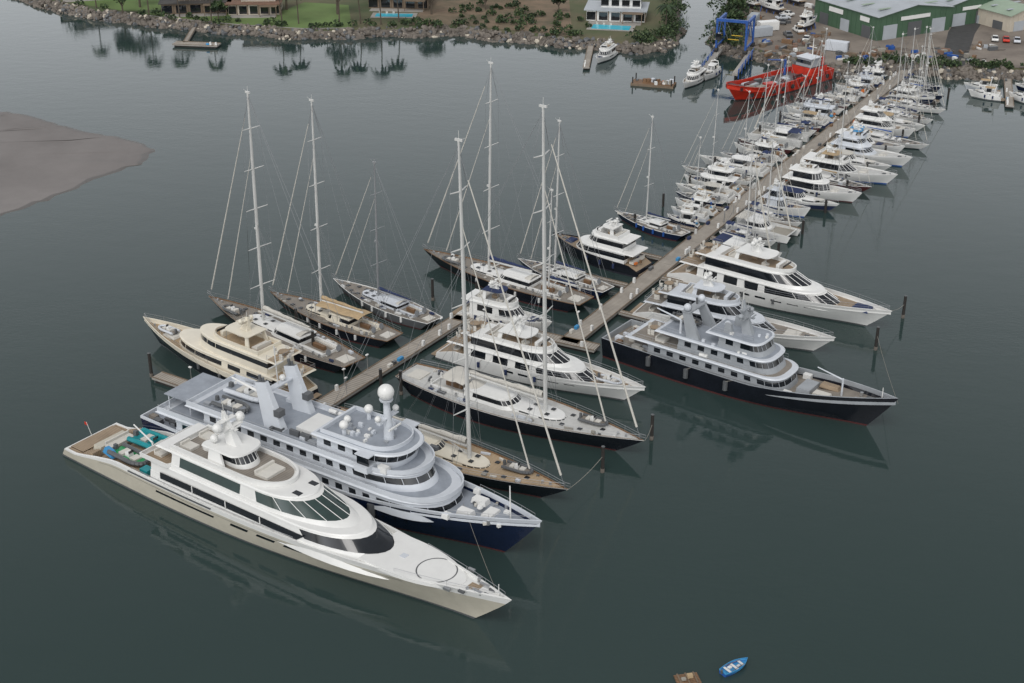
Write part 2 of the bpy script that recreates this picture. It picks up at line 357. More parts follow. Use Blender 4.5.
def sailing(name,stern,bow,Bm,f=(1.5,2.2),hm='black',deck='teak',mh=40,mf=.4,nsp=4,cover='canvas',stripe='white',mastm='mastw',mbase=.32,house='white',mizzen=None,seed=1,boot='redfoul',glass='glass',full=True,shade=None):
    rng=random.Random(seed); L=math.dist(stern,bow); b=B(); mbase*=.86
    zt=lambda t:f[0]+(f[1]-f[0])*t**1.8+.25*(1-t)**3
    mats=['antifoul',boot,hm,hm,hm,stripe]
    H=Hull(b,L,Bm,zt,bulw=.14 if L<30 else .2,sm=.42,bs=.60,p=1.9,rakeB=L*.11,rakeS=L*.07,fl=(.03,.5),mats=mats,deck=deck,cap=.1,capm='wood' if L>25 else stripe,
           rows=[(-.5,'z'),(0,'z'),(.22,'z'),(.33,'f'),(.66,'f'),(.95,'f'),(1,'f')])
    D=lambda t:H.deckz(t)+.05
    z=D(.5)
    tier(b,L*.40,L*.70,Bm*.20,z-.1,z+.42,nose=L*.09,rake=.6,band=(.35,.8),mull=2,wall=house,roof=house,ov=.08,thick=.1,glass=glass)
    tier(b,L*.30,L*.52,Bm*.27,z-.05,z+(1.25 if L>25 else .8),nose=L*.07,rake=L*.045,tum=.15,band=(.38,.86),mull=0 if L<25 else 4,wall=house,roof=house,ov=.12,thick=.12,glass=glass,rooftop=house)
    cz=D(.2)
    for sg in (1,-1):
        b.box((L*.225,sg*Bm*.235,cz),(L*.15,Bm*.05,.45),house); b.box((L*.225,sg*Bm*.185,cz),(L*.13,Bm*.06,.3),'cushion')
        b.cyl((L*.135,sg*Bm*.14,cz+.7),(L*.135-.08,sg*Bm*.14,cz+.72),.5,.5,'rig',12); b.box((L*.142,sg*Bm*.14,cz),(.25,.3,.8),house)
        for q in (.16,.20,.27,.31): b.cyl((L*q,sg*Bm*.28,cz),(L*q,sg*Bm*.28,cz+.5),.2,.16,'steel',8)
    b.box((L*.15,0,cz),(.2,Bm*.5,.42),house)
    b.box((L*.225,0,cz),(L*.07,Bm*.08,.65),'wood')
    b.box((L*.06,0,D(.06)),(L*.06,Bm*.3,.12),'cushion'); 
    dz=z+(1.35 if L>25 else .85); n=4
    b.grid([[(L*(.305+.05*j/n)-.1,Bm*.2*math.sin((i/6-.5)*2.6),dz+.55*math.cos((i/6-.5)*2.6)*(1-.9*(j/n)**2)-.12) for i in range(7)] for j in range(n+1)],rng.choice(['canvasb','canvasw','canvas']) if not full else 'canvasw')
    if shade:
        x0,x1,mm=shade; n=6; zz=z+2.3
        rows=[[(L*(x0+(x1-x0)*j/n),Bm*.27*math.sin((i/6-.5)*2.6),zz-.5+.5*math.cos((i/6-.5)*2.4)+.12*math.sin(j*1.9)) for i in range(7)] for j in range(n+1)]
        b.grid(rows,mm)
        for sg in (1,-1):
            for x in (x0,(x0+x1)/2,x1): b.wire((L*x,sg*Bm*.26,cz),(L*x,sg*Bm*.25,zz-.3),.04,'steel')
    for t in (.56,.63,.70,.77,.84):
        for sg in (1,-1) if t<.8 else (0,):
            b.box((L*t,sg*Bm*.22*(1-.5*max(0,t-.5)/.5) if t>.69 else sg*Bm*.1,D(t)+(.5 if t<.69 else 0)),(.6,.6,.1),'glass')
    for t in (.9,.93): b.cyl((L*t,0,D(t)),(L*t,0,D(t)+.35),.22,.18,'steel',8)
    for k in range(16 if full else 4):
        t=rng.uniform(.08,.9); sg=rng.choice((1,-1)); b.box((L*t,sg*H.half(t)*.72,D(t)),(rng.uniform(.3,1.4),rng.uniform(.2,.5),rng.uniform(.1,.4)),rng.choice(['cushion','white','canvasb','rope','ltgrey','dkgrey']),rng.uniform(-.3,.3))
    if full and L>30: tender(b,(L*.79,Bm*.12,D(.79)),4.2,'white',.05,'dkgrey')
    H.rail(b,.02,.985,.75,2.2,2,.08)
    b.rail([H.gun(.985,1),(L+.2,0,zt(1)+.05),H.gun(.985,-1)],.8,'steel',3)
    xm=L*(1-mf); zm=D(1-mf)+.3
    mast(b,xm,zm,mh-zm,mbase,mastm,nsp,Bm*.36,(xm-.4,H.half(1-mf)-.2,zt(1-mf)),(L*.985,0,zt(1)),(L*.01,Bm*.1,zt(0)),boom=L*.33 if not mizzen else L*.26,stays2=(L*.86,0,zt(.86)),
         furl=('canvasw',mbase*.42),cover=cover,boomz=1.9 if L>25 else 1.3)
    if mizzen:
        xq=L*.22; mast(b,xq,D(.22),mizzen,mbase*.7,mastm,2,Bm*.25,(xq-.3,H.half(.22)-.2,zt(.22)),boom=L*.17,cover=cover,sternp=(0,.3,zt(0)))
    fenders(b,H,(.2,.35,.5,.62),(1,),r=.2,l=.8,m='white' if full else 'blue')
    return place(b,name,stern,bow)

# ------------------------------------------------------------------ big white superyacht
def superyacht_white(stern,bow):
    b=B(); L=math.dist(stern,bow); rng=random.Random(3)
    def zt(t):
        x=t*L
        if x<3: return 1.5
        if x<11: return 1.5+2.0*((x-3)/8)**.8
        return 3.5+1.5*((x-11)/(L-11))**1.6
    bw=lambda t:.12 if t*L<3 else (.9 if t*L<44 else max(.3,.9-(t*L-44)*.05))
    H=Hull(b,L,10.4,zt,bulw=bw,sm=.42,bs=.86,p=2.3,rakeB=5.5,rakeS=-1.0,fl=(.03,.8),mats=['antifoul','dkgrey','champagne','champagne','champagne','white'],deck=lambda t:'teak' if t*L<44 else 'white',n=60,cap=.3,capm='white',
        rows=[(-.5,'z'),(0,'z'),(.3,'z'),(.3,'f'),(.62,'f'),(.80,'f'),(1,'f')])
    def slot(x0,x1,k0,k1,m,n=8):
        for sg in (1,-1):
            R=[]
            for k in (k0,k1):
                r=[]
                for i in range(n+1):
                    t=(x0+(x1-x0)*i/n)/L; z=.28+(zt(t)-.28)*k; x,y=H.pt(t,z); r.append((x,sg*(y+.02),z))
                R.append(r)
            b.grid(R,m)
    slot(14,30,.84,.93,'dkgrey'); slot(34,37,.5,.62,'glass',2); slot(38.5,41.5,.5,.62,'glass',2); slot(43,46,.5,.62,'glass',2); slot(47.5,50.5,.5,.62,'glass',2); slot(20,31,.5,.6,'glass')
    slot(8,60,.70,.715,'dkgrey',30)
    b.box((1.5,0,1.42),(2.6,7.2,.1),'teak'); 
    for sg in (1,-1):
        for i in range(6): b.box((3.4+i*.45,sg*3.6,1.4),(.45,1.3,.2+.2*i),'teak')
    b.box((4.6,0,1.4),(1.6,5.4,1.1),'champagne',0,.9)
    z=2.65
    lounge(b,6.4,0,z-.1,1.5,4,'cushion')
    tender(b,(11.2,2.1,z+.2),7.4,'turq',.05,'turq','turq'); tender(b,(11.4,-2.3,z+.2),6.4,'white',-.05,'dkgrey','green')
    b.box((15.2,.2,z),(2.4,1.0,1.0),'green',.3,.6); b.box((8.0,-3.0,z),(2.6,1.0,.9),'ltblue',-.2,.6); b.box((7.8,3.2,z),(2.4,1,.9),'turq',.2,.5); b.box((15.6,3.2,z),(1.4,1.4,.9),'dkgrey'); b.box((15.8,-3.4,z),(1.4,1.2,.8),'turq')
    b.cyl((13.3,0,z),(13.3,0,z+2.2),.18,.14,'white'); b.cyl((13.3,0,z+2.2),(8.5,1.0,z+2.9),.13,.09,'white')
    tier(b,18,60.0,4.75,2.7,5.8,nose=16,rake=8.5,tum=.10,band=(.60,.93),wall='white',gf=lambda x:x>46.0,roof='white',ov=.06,rx0=16,thick=.16,p=2.0,inset=.05,rooftop='white',posts=False)
    for sg in (1,-1):
        b.grid([[(20,sg*4.69,4.05),(44,sg*4.60,4.1)],[(20,sg*4.60,4.95),(45.2,sg*4.42,4.95)]],'glass')
        for x in (26,32,38): b.box((x,sg*4.68,3.95),(.12,.08,1.1),'white')
    tier(b,21.5,50.0,4.05,5.9,7.9,nose=13,rake=7.0,tum=.12,band=(.25,.90),wall='white',glass='gglass',gf=lambda x:x>37.0 or 23<x<34,roof='white',ov=.12,rx0=18.5,thick=.2,p=2.0,inset=.06)
    b.slab(outline(16.6,21.5,4.0,.8),5.97,6.01,'white','teak'); parapet(b,16.2,22,4.5,5.9,.6,'white',nose=.8)
    chairs(b,18.8,1.8,6.0,rng); lounge(b,18.2,-2,6.0,1.4,2.4)
    zs=8.14; b.slab(outline(21.5,38.5,3.1,4),zs,zs+.04,'white','teakgrey'); parapet(b,21,39.5,3.3,zs,.6,'white',nose=6,t=.3)
    lounge(b,22.8,1.6,zs,2,1.5); lounge(b,22.8,-1.6,zs,2,1.5); lounge(b,35.5,0,zs,2.2,3.2); b.cyl((25,0,zs),(25,0,zs+.6),1.1,1.1,'white',16)
    tier(b,27,33,1.9,zs,zs+1.9,nose=2.2,rake=1.2,band=(.3,.85),wall='white',roof='white',ov=.8,thick=.25)
    for sg in (1,-1):
        b.grid([[(27.5,sg*3.0,zs),(30.5,sg*3.0,zs),(30.5,sg*2.7,zs),(27.5,sg*2.7,zs)],[(27.4,sg*2.4,zs+2.0),(29.2,sg*2.4,zs+2.0),(29.2,sg*2.1,zs+2.0),(27.4,sg*2.1,zs+2.0)]],'white',close=True)
    radarmast(b,29.6,zs+2.1,5.0,2.4,'white',True,-1.2,.65)
    b.sph((27.4,1.4,zs+2.8),.55,'white'); b.sph((27.4,-1.4,zs+2.8),.55,'white')
    b.slab(outline(53,66.0,3.5,9,p=1.8),4.1,4.56,'white','white')
    R=2.45; cx=61.9; n=40
    ring=lambda r,zz:[(cx+r*math.cos(2*math.pi*i/n),r*math.sin(2*math.pi*i/n),zz) for i in range(n)]
    b.grid([ring(R,4.575),ring(R-.16,4.575)],'dkgrey',close=True)
    # flush hatches on the foredeck and coach roof
    for x,y in ((57.0,0),(55.2,1.3),(55.2,-1.3)): b.box((x,y,4.55 if x>56 else 5.9),(.8,.8,.07),'ltgrey') if x>56 else None
    for y in (1.4,-1.4): b.box((41.5,y,8.08),(1.2,.8,.07),'glass')
    zf=zt(.94)-.3
    for sg in (1,-1):
        b.box((68.3,sg*.75,zf),(1.3,.4,.35),'steel'); b.cyl((67.2,sg*1.1,zf),(67.2,sg*1.1,zf+.5),.25,.2,'steel'); b.box((66.8,sg*1.7,zf),(.8,.3,.25),'dkgrey'); b.box((69.5,sg*.5,zf),(.8,.25,.3),'dkgrey')
        b.box((65.2,sg*2.3,zf),(.9,.35,.3),'steel')
    b.box((67.4,0,zf),(1.4,1.0,.12),'teak'); b.cyl((70.8,0,zf),(70.8,0,zf+1.8),.07,.05,'white')
    H.rail(b,.80,.985,.55,2.2,1); H.rail(b,.2,.6,.35,2.5,1)
    fenders(b,H,(.3,.42,.55,.66),(1,),r=.45,l=1.6)
    b.wire((0.2,0,1.5),(-.6,0,3.4),.05,'white'); b.box((-.75,0,2.9),(.6,.04,.45),'red')
    return place(b,'white_superyacht',stern,bow)

# ------------------------------------------------------------------ grey expedition superyacht with navy hull
def superyacht_grey(stern,bow):
    b=B(); L=math.dist(stern,bow); rng=random.Random(5)
    zt=lambda t:4.0 if t<.28 else (4.0+.6*min(1,(t-.28)/.1) if t<.6 else 4.6+2.0*((t-.6)/.4)**1.3)
    H=Hull(b,L,11.6,zt,bulw=1.0,sm=.42,bs=.86,p=2.6,rakeB=5.5,rakeS=.6,fl=(.02,.7),mats=['antifoul','redfoul','navy','navy','navy','ltgrey'],deck='greydeck',n=56,cap=.2,capm='ltgrey',
        rows=[(-.5,'z'),(0,'z'),(.25,'z'),(.3,'f'),(.55,'f'),(.90,'f'),(1,'f')])
    for sg in (1,-1):
        for i in range(26):
            t=.16+i*.027
            if i%6==5: continue
            z=.28+(zt(t)-.28)*.42; x,y=H.pt(t,z); b.cyl((x,sg*(y-.1),z),(x,sg*(y+.03),z),.22,.22,'glass',10)
    z1=3.3
    tier(b,7,51,5.0,z1,5.8,nose=9,rake=1.0,tum=.02,band=(.38,.72),wall='ltgrey',mull=2,roof='ltgrey',ov=.45,rx0=3.5,thick=.22,rooftop='greydeck',p=2.4,step=1.1)
    parapet(b,3.8,50.5,5.15,6.0,.65,'ltgrey',nose=8,p=2.4)
    tier(b,12,47,4.5,6.04,8.2,nose=9,rake=1.2,tum=.02,band=(.38,.76),wall='ltgrey',mull=2,roof='ltgrey',ov=.5,rx0=9,thick=.22,rooftop='greydeck',p=2.3,step=1.1)
    parapet(b,9.3,46.3,4.75,8.4,.6,'ltgrey',nose=8,p=2.3)
    tier(b,31.5,43.5,3.9,8.44,10.5,nose=5,rake=-.5,tum=.0,band=(.42,.84),wall='ltgrey',mull=2,roof='ltgrey',ov=.5,thick=.2,rooftop='greydeck',p=2.5,step=1.1)
    b.box((40,0,8.44),(2,11.2,.85),'ltgrey',0,1); b.box((40,0,10.55),(2.2,10.6,.14),'ltgrey')
    for sg in (1,-1): b.box((40,sg*5.1,9.3),(1.8,.12,1.25),'glass')
    parapet(b,32,43,3.6,10.72,.55,'ltgrey',nose=4,p=2.4)
    b.cyl((40.2,0,10.7),(40.0,0,16.0),.7,.38,'ltgrey',12); b.cyl((40,0,16.0),(40,0,16.25),.8,.9,'ltgrey',12); b.sph((40,0,17.2),1.05,'white',16,10)
    b.box((40,0,13.6),(.8,3.8,.16),'ltgrey'); b.sph((40,1.8,14.2),.42,'white'); b.sph((40,-1.8,14.2),.42,'white'); b.box((41.2,0,12.5),(.2,2.4,.2),'white'); b.box((40.8,0,12.3),(1.2,.4,.15),'ltgrey')
    for x,y in ((35,2.5),(35,-2.5)): b.cyl((x,y,10.7),(x,y,11.7),.3,.25,'ltgrey'); b.sph((x,y,12.2),.6,'white',12,8)
    b.sph((33.5,0,11.4),.5,'white')
    for sg in (1,-1):
        b.grid([[(22.2,sg*3.5,8.4),(25.2,sg*3.3,8.4),(25.2,sg*2.3,8.4),(22.2,sg*2.1,8.4)],[(20.9,sg*3.25,14.5),(22.6,sg*3.1,14.9),(22.6,sg*2.5,14.9),(20.9,sg*2.35,14.5)]],'ltgrey',close=True)
        b.add([(20.9,sg*3.25,14.5),(22.6,sg*3.1,14.9),(22.6,sg*2.5,14.9),(20.9,sg*2.35,14.5)],[(0,1,2,3)],'dkgrey')
        b.box((24.4,sg*2.8,10.4),(1.0,1.15,.9),'dkgrey'); b.cyl((21.6,sg*2.8,14.5),(21.4,sg*2.8,15.5),.22,.22,'dkgrey'); b.cyl((22.1,sg*2.8,14.6),(22.0,sg*2.8,15.3),.16,.16,'dkgrey')
    b.box((21.9,0,12.9),(1.0,5.0,.2),'ltgrey'); b.wire((21.9,0,13.1),(21.7,0,18.6),.1,'mastw'); b.box((21.8,0,15.8),(.15,2.8,.12),'mastw'); b.sph((21.8,1,13.6),.45,'white')
    b.slab([(28.2+x,y) for x,y in [(-1.6,-2.2),(2.4,-2.2),(3.0,0),(2.4,2.2),(-1.6,2.2)]],8.45,9.2,'white','white')
    tender(b,(15,1.7,8.6),7,'white',0,'ltgrey','greydeck'); tender(b,(15.4,-2.2,8.6),5.5,'white',0,'dkgrey','greydeck')
    b.cyl((18.8,0,8.5),(18.8,0,10.8),.3,.22,'white'); b.cyl((18.8,0,10.8),(13.5,0,11.7),.22,.12,'white')
    for i in range(28):
        b.box((rng.uniform(10.5,45),rng.choice((-1,1))*rng.uniform(3.0,4.1),8.45),(rng.uniform(.4,1.6),rng.uniform(.4,.8),rng.uniform(.3,.9)),rng.choice(['ltgrey','white','shipgrey','dkgrey']))
    for i in range(4): b.cyl((27+i*1.6,4.1,8.8),(28.2+i*1.6,4.1,8.8),.32,.32,'white',10)
    for i in range(18): 
        x=rng.uniform(33,41); b.box((x,rng.uniform(-2.8,2.8),10.72),(rng.uniform(.2,.7),rng.uniform(.2,.7),rng.uniform(.2,.6)),rng.choice(['ltgrey','white','shipgrey']))
    b.box((6.5,0,8.0),(5,7.5,.12),'greydeck'); 
    for x in (4.6,8.6):
        for sg in (1,-1): b.cyl((x,sg*3.5,6.0),(x,sg*3.5,8.0),.1,.1,'ltgrey',6)
    for i in range(14): b.box((rng.uniform(.8,6.2),rng.uniform(-4,4),3.05),(rng.uniform(.4,1.5),rng.uniform(.4,1.2),rng.uniform(.3,.9)),rng.choice(['white','shipgrey','teakgrey','dkgrey']))
    b.box((-.9,0,.5),(1.8,8,.25),'greydeck')
    zf=H.deckz(.88)+.02
    for (x,y,dx,dy,dz) in ((53,1.6,2.2,1.2,.7),(53,-1.6,2.2,1.2,.7),(55.6,0,1.6,2.4,.5),(57.3,1.1,.9,.6,.6),(57.3,-1.1,.9,.6,.6),(51.4,3.4,1,1,.6),(51.4,-3.4,1,1,.6)):
        b.box((x,y,zf-.1),(dx,dy,dz),'white',0,.85)
    for i in range(14): b.box((rng.uniform(52,58.5),rng.uniform(-2.4,2.4),zf-.05),(rng.uniform(.2,.8),rng.uniform(.2,.6),rng.uniform(.15,.5)),rng.choice(['steel','dkgrey','white','rope','cushion']),rng.uniform(0,3))
    for sg in (1,-1): b.cyl((56.6,sg*2,zf),(56.6,sg*2,zf+.6),.28,.24,'steel'); b.cyl((54.2,sg*.3,zf+.6),(54.2,sg*.3,zf+1),.4,.3,'white')
    b.cyl((58.5,0,zf),(58.4,0,zf+5),.12,.07,'white')
    H.rail(b,.82,.98,.5,1.5,1)
    for sg in (1,-1): b.rail([(4,sg*5.1,6.65),(30,sg*5.1,6.65),(42,sg*5.1,6.65)],.35,'steel',1.6,1); b.rail([(9.5,sg*4.7,9.0),(38,sg*4.7,9.0)],.35,'steel',1.6,1)
    fenders(b,H,(.25,.4,.55,.68),(-1,),r=.5,l=1.8,m='dkgrey')
    return place(b,'grey_superyacht',stern,bow)

# ------------------------------------------------------------------ expedition yacht, black hull
def explorer(stern,bow):
    b=B(); L=math.dist(stern,bow); rng=random.Random(9)
    zt=lambda t:3.3 if t<.55 else 3.3+2.5*((t-.55)/.45)**1.2
    H=Hull(b,L,9.6,zt,bulw=lambda t:1.0 if t<.6 else 1.15,sm=.45,bs=.9,p=2.5,rakeB=4.2,rakeS=.3,fl=(.02,.65),mats=['antifoul','redfoul','black','black','black','black'],deck='teakgrey',n=44,cap=.22,capm='shipgrey')
    g='shipgrey'
    z=2.35
    tier(b,8,31,3.7,z,4.6,nose=4,rake=.8,tum=.03,band=(.45,.78),wall=g,mull=2,roof='ltgrey',ov=.45,rx0=4.0,thick=.18,rooftop='teakgrey',p=3.0,step=1.1)
    b.rail([(12,3.8,4.78),(4.4,3.8,4.78),(4.4,-3.8,4.78),(12,-3.8,4.78)],.9,'steel',1.5)
    tier(b,13,28.8,3.3,4.78,6.8,nose=3.4,rake=.9,tum=.04,band=(.42,.80),wall=g,mull=2,roof='ltgrey',ov=.45,rx0=9.0,thick=.18,rooftop='greydeck',p=3.0,step=1.1)
    b.rail([(14,3.2,6.98),(9.4,3.2,6.98),(9.4,-3.2,6.98),(14,-3.2,6.98)],.9,'steel',1.5)
    tier(b,19.5,27,2.8,6.98,8.8,nose=2.6,rake=.9,tum=.03,band=(.40,.86),wall=g,mull=2,roof='ltgrey',ov=.4,rx0=17.5,thick=.18,rooftop='greydeck',p=3.0,step=1.1)
    b.rail([(25,2.3,8.98),(18,2.3,8.98),(18,-2.3,8.98),(25,-2.3,8.98)],.8,'steel',1.5)
    for sg in (1,-1):
        b.grid([[(14.2,sg*2.9,6.98),(16.4,sg*2.9,6.98),(16.4,sg*2.3,6.98),(14.2,sg*2.3,6.98)],[(13,sg*2.4,10.8),(14.3,sg*2.4,10.8),(14.3,sg*1.9,10.8),(13,sg*1.9,10.8)]],g,close=True)
        b.sph((13.7,sg*2.1,11.5),.6,'ltgrey'); b.cyl((13.6,sg*1.0,10.8),(13.5,sg*1.0,11.9),.18,.18,'dkgrey')
    b.box((13.7,0,10.7),(1.4,5.0,.22),g); radarmast(b,23,8.98,6.2,2.0,g,True,-.9,.42); b.cyl((21.8,0,12.5),(21.6,0,17.2),.09,.05,'mastw')
    b.box((20.5,1.6,8.98),(1.4,.6,1.6),g,0,.7); b.box((20.5,-1.6,8.98),(1.4,.6,1.6),g,0,.7); b.sph((19.5,0,9.6),.5,'ltgrey')
    tender(b,(11.8,1.5,7.1),4.8,'white',0,'dkgrey','teakgrey'); b.cyl((12.8,-2.2,6.98),(12.8,-2.2,9.2),.22,.18,'ltgrey'); b.cyl((12.8,-2.2,9.2),(8.2,-1.6,9.7),.16,.1,'ltgrey')
    chairs(b,7,0,4.8,rng,'teak'); lounge(b,9.6,2,4.8,1.6,1.6); lounge(b,9.6,-2,4.8,1.6,1.6)
    for i in range(14): b.box((rng.uniform(1,7),rng.uniform(-3.7,3.7),z),(rng.uniform(.4,1.4),rng.uniform(.4,1),rng.uniform(.4,.9)),rng.choice(['ltgrey','cushion','dkgrey','wood']))
    for i in range(12): b.box((rng.uniform(16,26),rng.choice((-1,1))*rng.uniform(2.5,3.1) if i%2 else rng.uniform(-2,2),6.98 if i%2 else 8.98),(rng.uniform(.3,.9),rng.uniform(.3,.5),rng.uniform(.2,.6)),rng.choice(['ltgrey','white','dkgrey']))
    zf=lambda x:H.deckz(x/L)+.05
    b.box((33.2,0,zf(33)),(2.2,3.8,.8),g,0,.9); b.box((36,-1.3,zf(36)),(2.6,1.4,.5),'cushion',0,.9); b.box((36,1.5,zf(36)),(3.2,1.2,.7),'teak',0,.8); b.cyl((38.4,0,zf(38)),(38.4,0,zf(38)+2.8),.16,.12,'ltgrey'); b.cyl((38.4,0,zf(38)+2.6),(34.2,.4,zf(38)+3.2),.13,.08,'ltgrey')
    for sg in (1,-1):
        b.cyl((41,sg*1.0,zf(41)),(41,sg*1.0,zf(41)+.6),.3,.25,'steel'); b.box((42.6,sg*.5,zf(42.6)),(1.2,.3,.3),'dkgrey'); b.box((31.5,sg*3.4,zf(31.5)),(1.2,.8,.8),'white'); b.cyl((17,sg*3.5,5.2),(18.3,sg*3.5,5.2),.3,.3,'white',10)
        b.rail([(12,sg*3.8,4.78),(28,sg*3.6,4.78)],.9,'steel',1.8)
    H.rail(b,.05,.6,.35,2.0,1)
    b.cyl((44.4,0,zf(44)),(44.4,0,zf(44)+2.4),.08,.06,'white')
    fenders(b,H,(.2,.35,.5),(1,-1),r=.38,l=1.4,m='dkgrey')
    return place(b,'expedition_yacht',stern,bow)

# ------------------------------------------------------------------ generic motor yacht
def motor(name,stern,bow,Bm,f=(2,3.2),hm='white',topm=None,wall='white',deck='teak',tiers=3,seed=1,glass='glass',rk=1.0,domes=True,th=2.3,start=.14,end=.74,mastm='white',cov=None,bands=(.36,.84),fly=True,foul='antifoul'):
    rng=random.Random(seed); b=B(); L=math.dist(stern,bow)
    zt=lambda t:f[0]+(f[1]-f[0])*max(0,(t-.1)/.9)**1.5 if t>.1 else f[0]*(.55+.45*t/.1)
    bwk=.7 if L>22 else .25
    H=Hull(b,L,Bm,zt,bulw=lambda t:bwk if t>.12 else bwk*.3,sm=.42,bs=.88,p=2.2,rakeB=L*.11,rakeS=-.4,fl=(.03,.75),mats=['antifoul',foul if L<22 else 'dkgrey',hm,hm,topm or hm,topm or hm],deck=deck,n=30 if L>22 else 18,cap=.16,capm=topm or hm)
    for sg in (1,-1):
        for i in range(5 if L>22 else 3):
            t=.38+i*.075; z=.28+(zt(t)-.28)*.55
            p=[H.pt(t,z),H.pt(t+.05,z)]
            b.grid([[(p[0][0],sg*(p[0][1]+.02),z),(p[1][0],sg*(p[1][1]+.02),z)],[(p[0][0],sg*(H.pt(t,z+.35)[1]+.02),z+.35),(p[1][0],sg*(H.pt(t+.05,z+.35)[1]+.02),z+.35)]],'glass')
    z=H.deckz(.3)+.02; x0=L*start; x1=L*end; ww=Bm*.42; zz=z
    for k in range(tiers):
        hh=th; nose=(x1-x0)*.42
        ext=x0-L*(.09 if k==0 else .05)
        last=(k==tiers-1)
        if last and fly:
            parapet(b,x0,x1,ww,zz,.6,wall,nose=nose,t=.2)
            b.slab(outline(x0+.3,x1-.4,ww-.35,nose*.9),zz,zz+.03,wall,deck if L>20 else 'whitedeck')
            lounge(b,x0+(x1-x0)*.15,0,zz,1.2,ww*1.2,'cushion'); lounge(b,x0+(x1-x0)*.62,-ww*.4,zz,.8,ww*.5); b.box((x0+(x1-x0)*.8,0,zz),(.6,ww*1.0,.9),wall)
            b.box((x0+(x1-x0)*.88,0,zz+.6),(.08,ww*1.1,.35),'glass'); b.box((x0+(x1-x0)*.4,ww*.3,zz),(1,.7,.6),'teak')
            if L>18 or rng.random()<.6:
                hx0=x0+(x1-x0)*.22; hx1=x0+(x1-x0)*.72; hz=zz+th*.85
                b.slab(outline(hx0,hx1,ww*.82,1.2),hz,hz+.12,cov or wall,cov or wall)
                for sg in (1,-1):
                    b.grid([[(hx0-.2,sg*ww*.85,zz),(hx0+.6,sg*ww*.85,zz),(hx0+.6,sg*ww*.75,zz),(hx0-.2,sg*ww*.75,zz)],[(hx0+.2,sg*ww*.72,hz),(hx0+.8,sg*ww*.72,hz),(hx0+.8,sg*ww*.64,hz),(hx0+.2,sg*ww*.64,hz)]],wall,close=True)
                    b.wire((hx1-.6,sg*ww*.7,zz),(hx1-.8,sg*ww*.7,hz),.05,'steel')
                radarmast(b,(hx0+hx1)/2-.3,hz+.12,2.6 if L>22 else 1.4,ww*.55,mastm,domes,-.4,.38 if L>22 else .22)
            else:
                radarmast(b,x0+.6,zz,2.2,ww*.6,mastm,False,-.4,.3)
        else:
            tier(b,x0,x1,ww,zz,zz+hh,nose=nose,rake=hh*rk*1.1,tum=.09,band=bands,wall=wall,glass=glass,roof=wall,ov=.22,rx0=ext,thick=.16,mull=0 if k else rng.choice((0,3)),p=2.1,step=1.3,rooftop=None)
            zz+=hh+.18
            if not last:
                if L>22: b.slab(outline(ext+.3,x0+.2,ww*.9,.3),zz+.02,zz+.05,wall,deck); b.rail([(x0,ww*.95,zz),(ext+.2,ww*.95,zz),(ext+.2,-ww*.95,zz),(x0,-ww*.95,zz)],.8)
                if L>26: chairs(b,(ext+x0)/2,0,zz,rng)
            x1=x1-(x1-x0)*.22; x0=x0+L*.03*(1 if k==0 else 2); ww*=.87
    lounge(b,L*.085,0,z,.9,Bm*.6,'cushion'); b.box((L*.13,Bm*.1,z),(L*.03,Bm*.25,.6),'teak'); b.box((-.6,0,.35),(1.4,Bm*.78,.18),'teak')
    b.box((L*(end+.05),0,H.deckz(end+.05)),(L*.08,Bm*.34,.3),'cushion' if rng.random()<.6 else 'canvasb',0,.85)
    b.box((L*.86,0,H.deckz(.86)+.04),(.7,.7,.12),'glass'); b.cyl((L*.92,0,H.deckz(.92)),(L*.92,0,H.deckz(.92)+.4),.2,.16,'steel')
    if L>24 and rng.random()<.7: tender(b,(L*.83,0,H.deckz(.83)+.1),L*.11,'white',0,'ltgrey')
    if L<22:
        for k in range(5): b.box((L*rng.uniform(.03,.12),rng.uniform(-.3,.3)*Bm,z),(rng.uniform(.3,.8),rng.uniform(.3,.8),rng.uniform(.2,.6)),rng.choice(['canvasb','ltblue','dkgrey','wood','cushion','orange']))
    H.rail(b,.45,.985,.75 if L>15 else .6,1.8,2); b.rail([H.gun(.985,1),H.gun(.985,-1)],.7)
    if L>16: fenders(b,H,(.25,.4,.55),r=.22,l=.8,m=rng.choice(['white','canvasb','dkgrey']))
    return place(b,name,stern,bow)

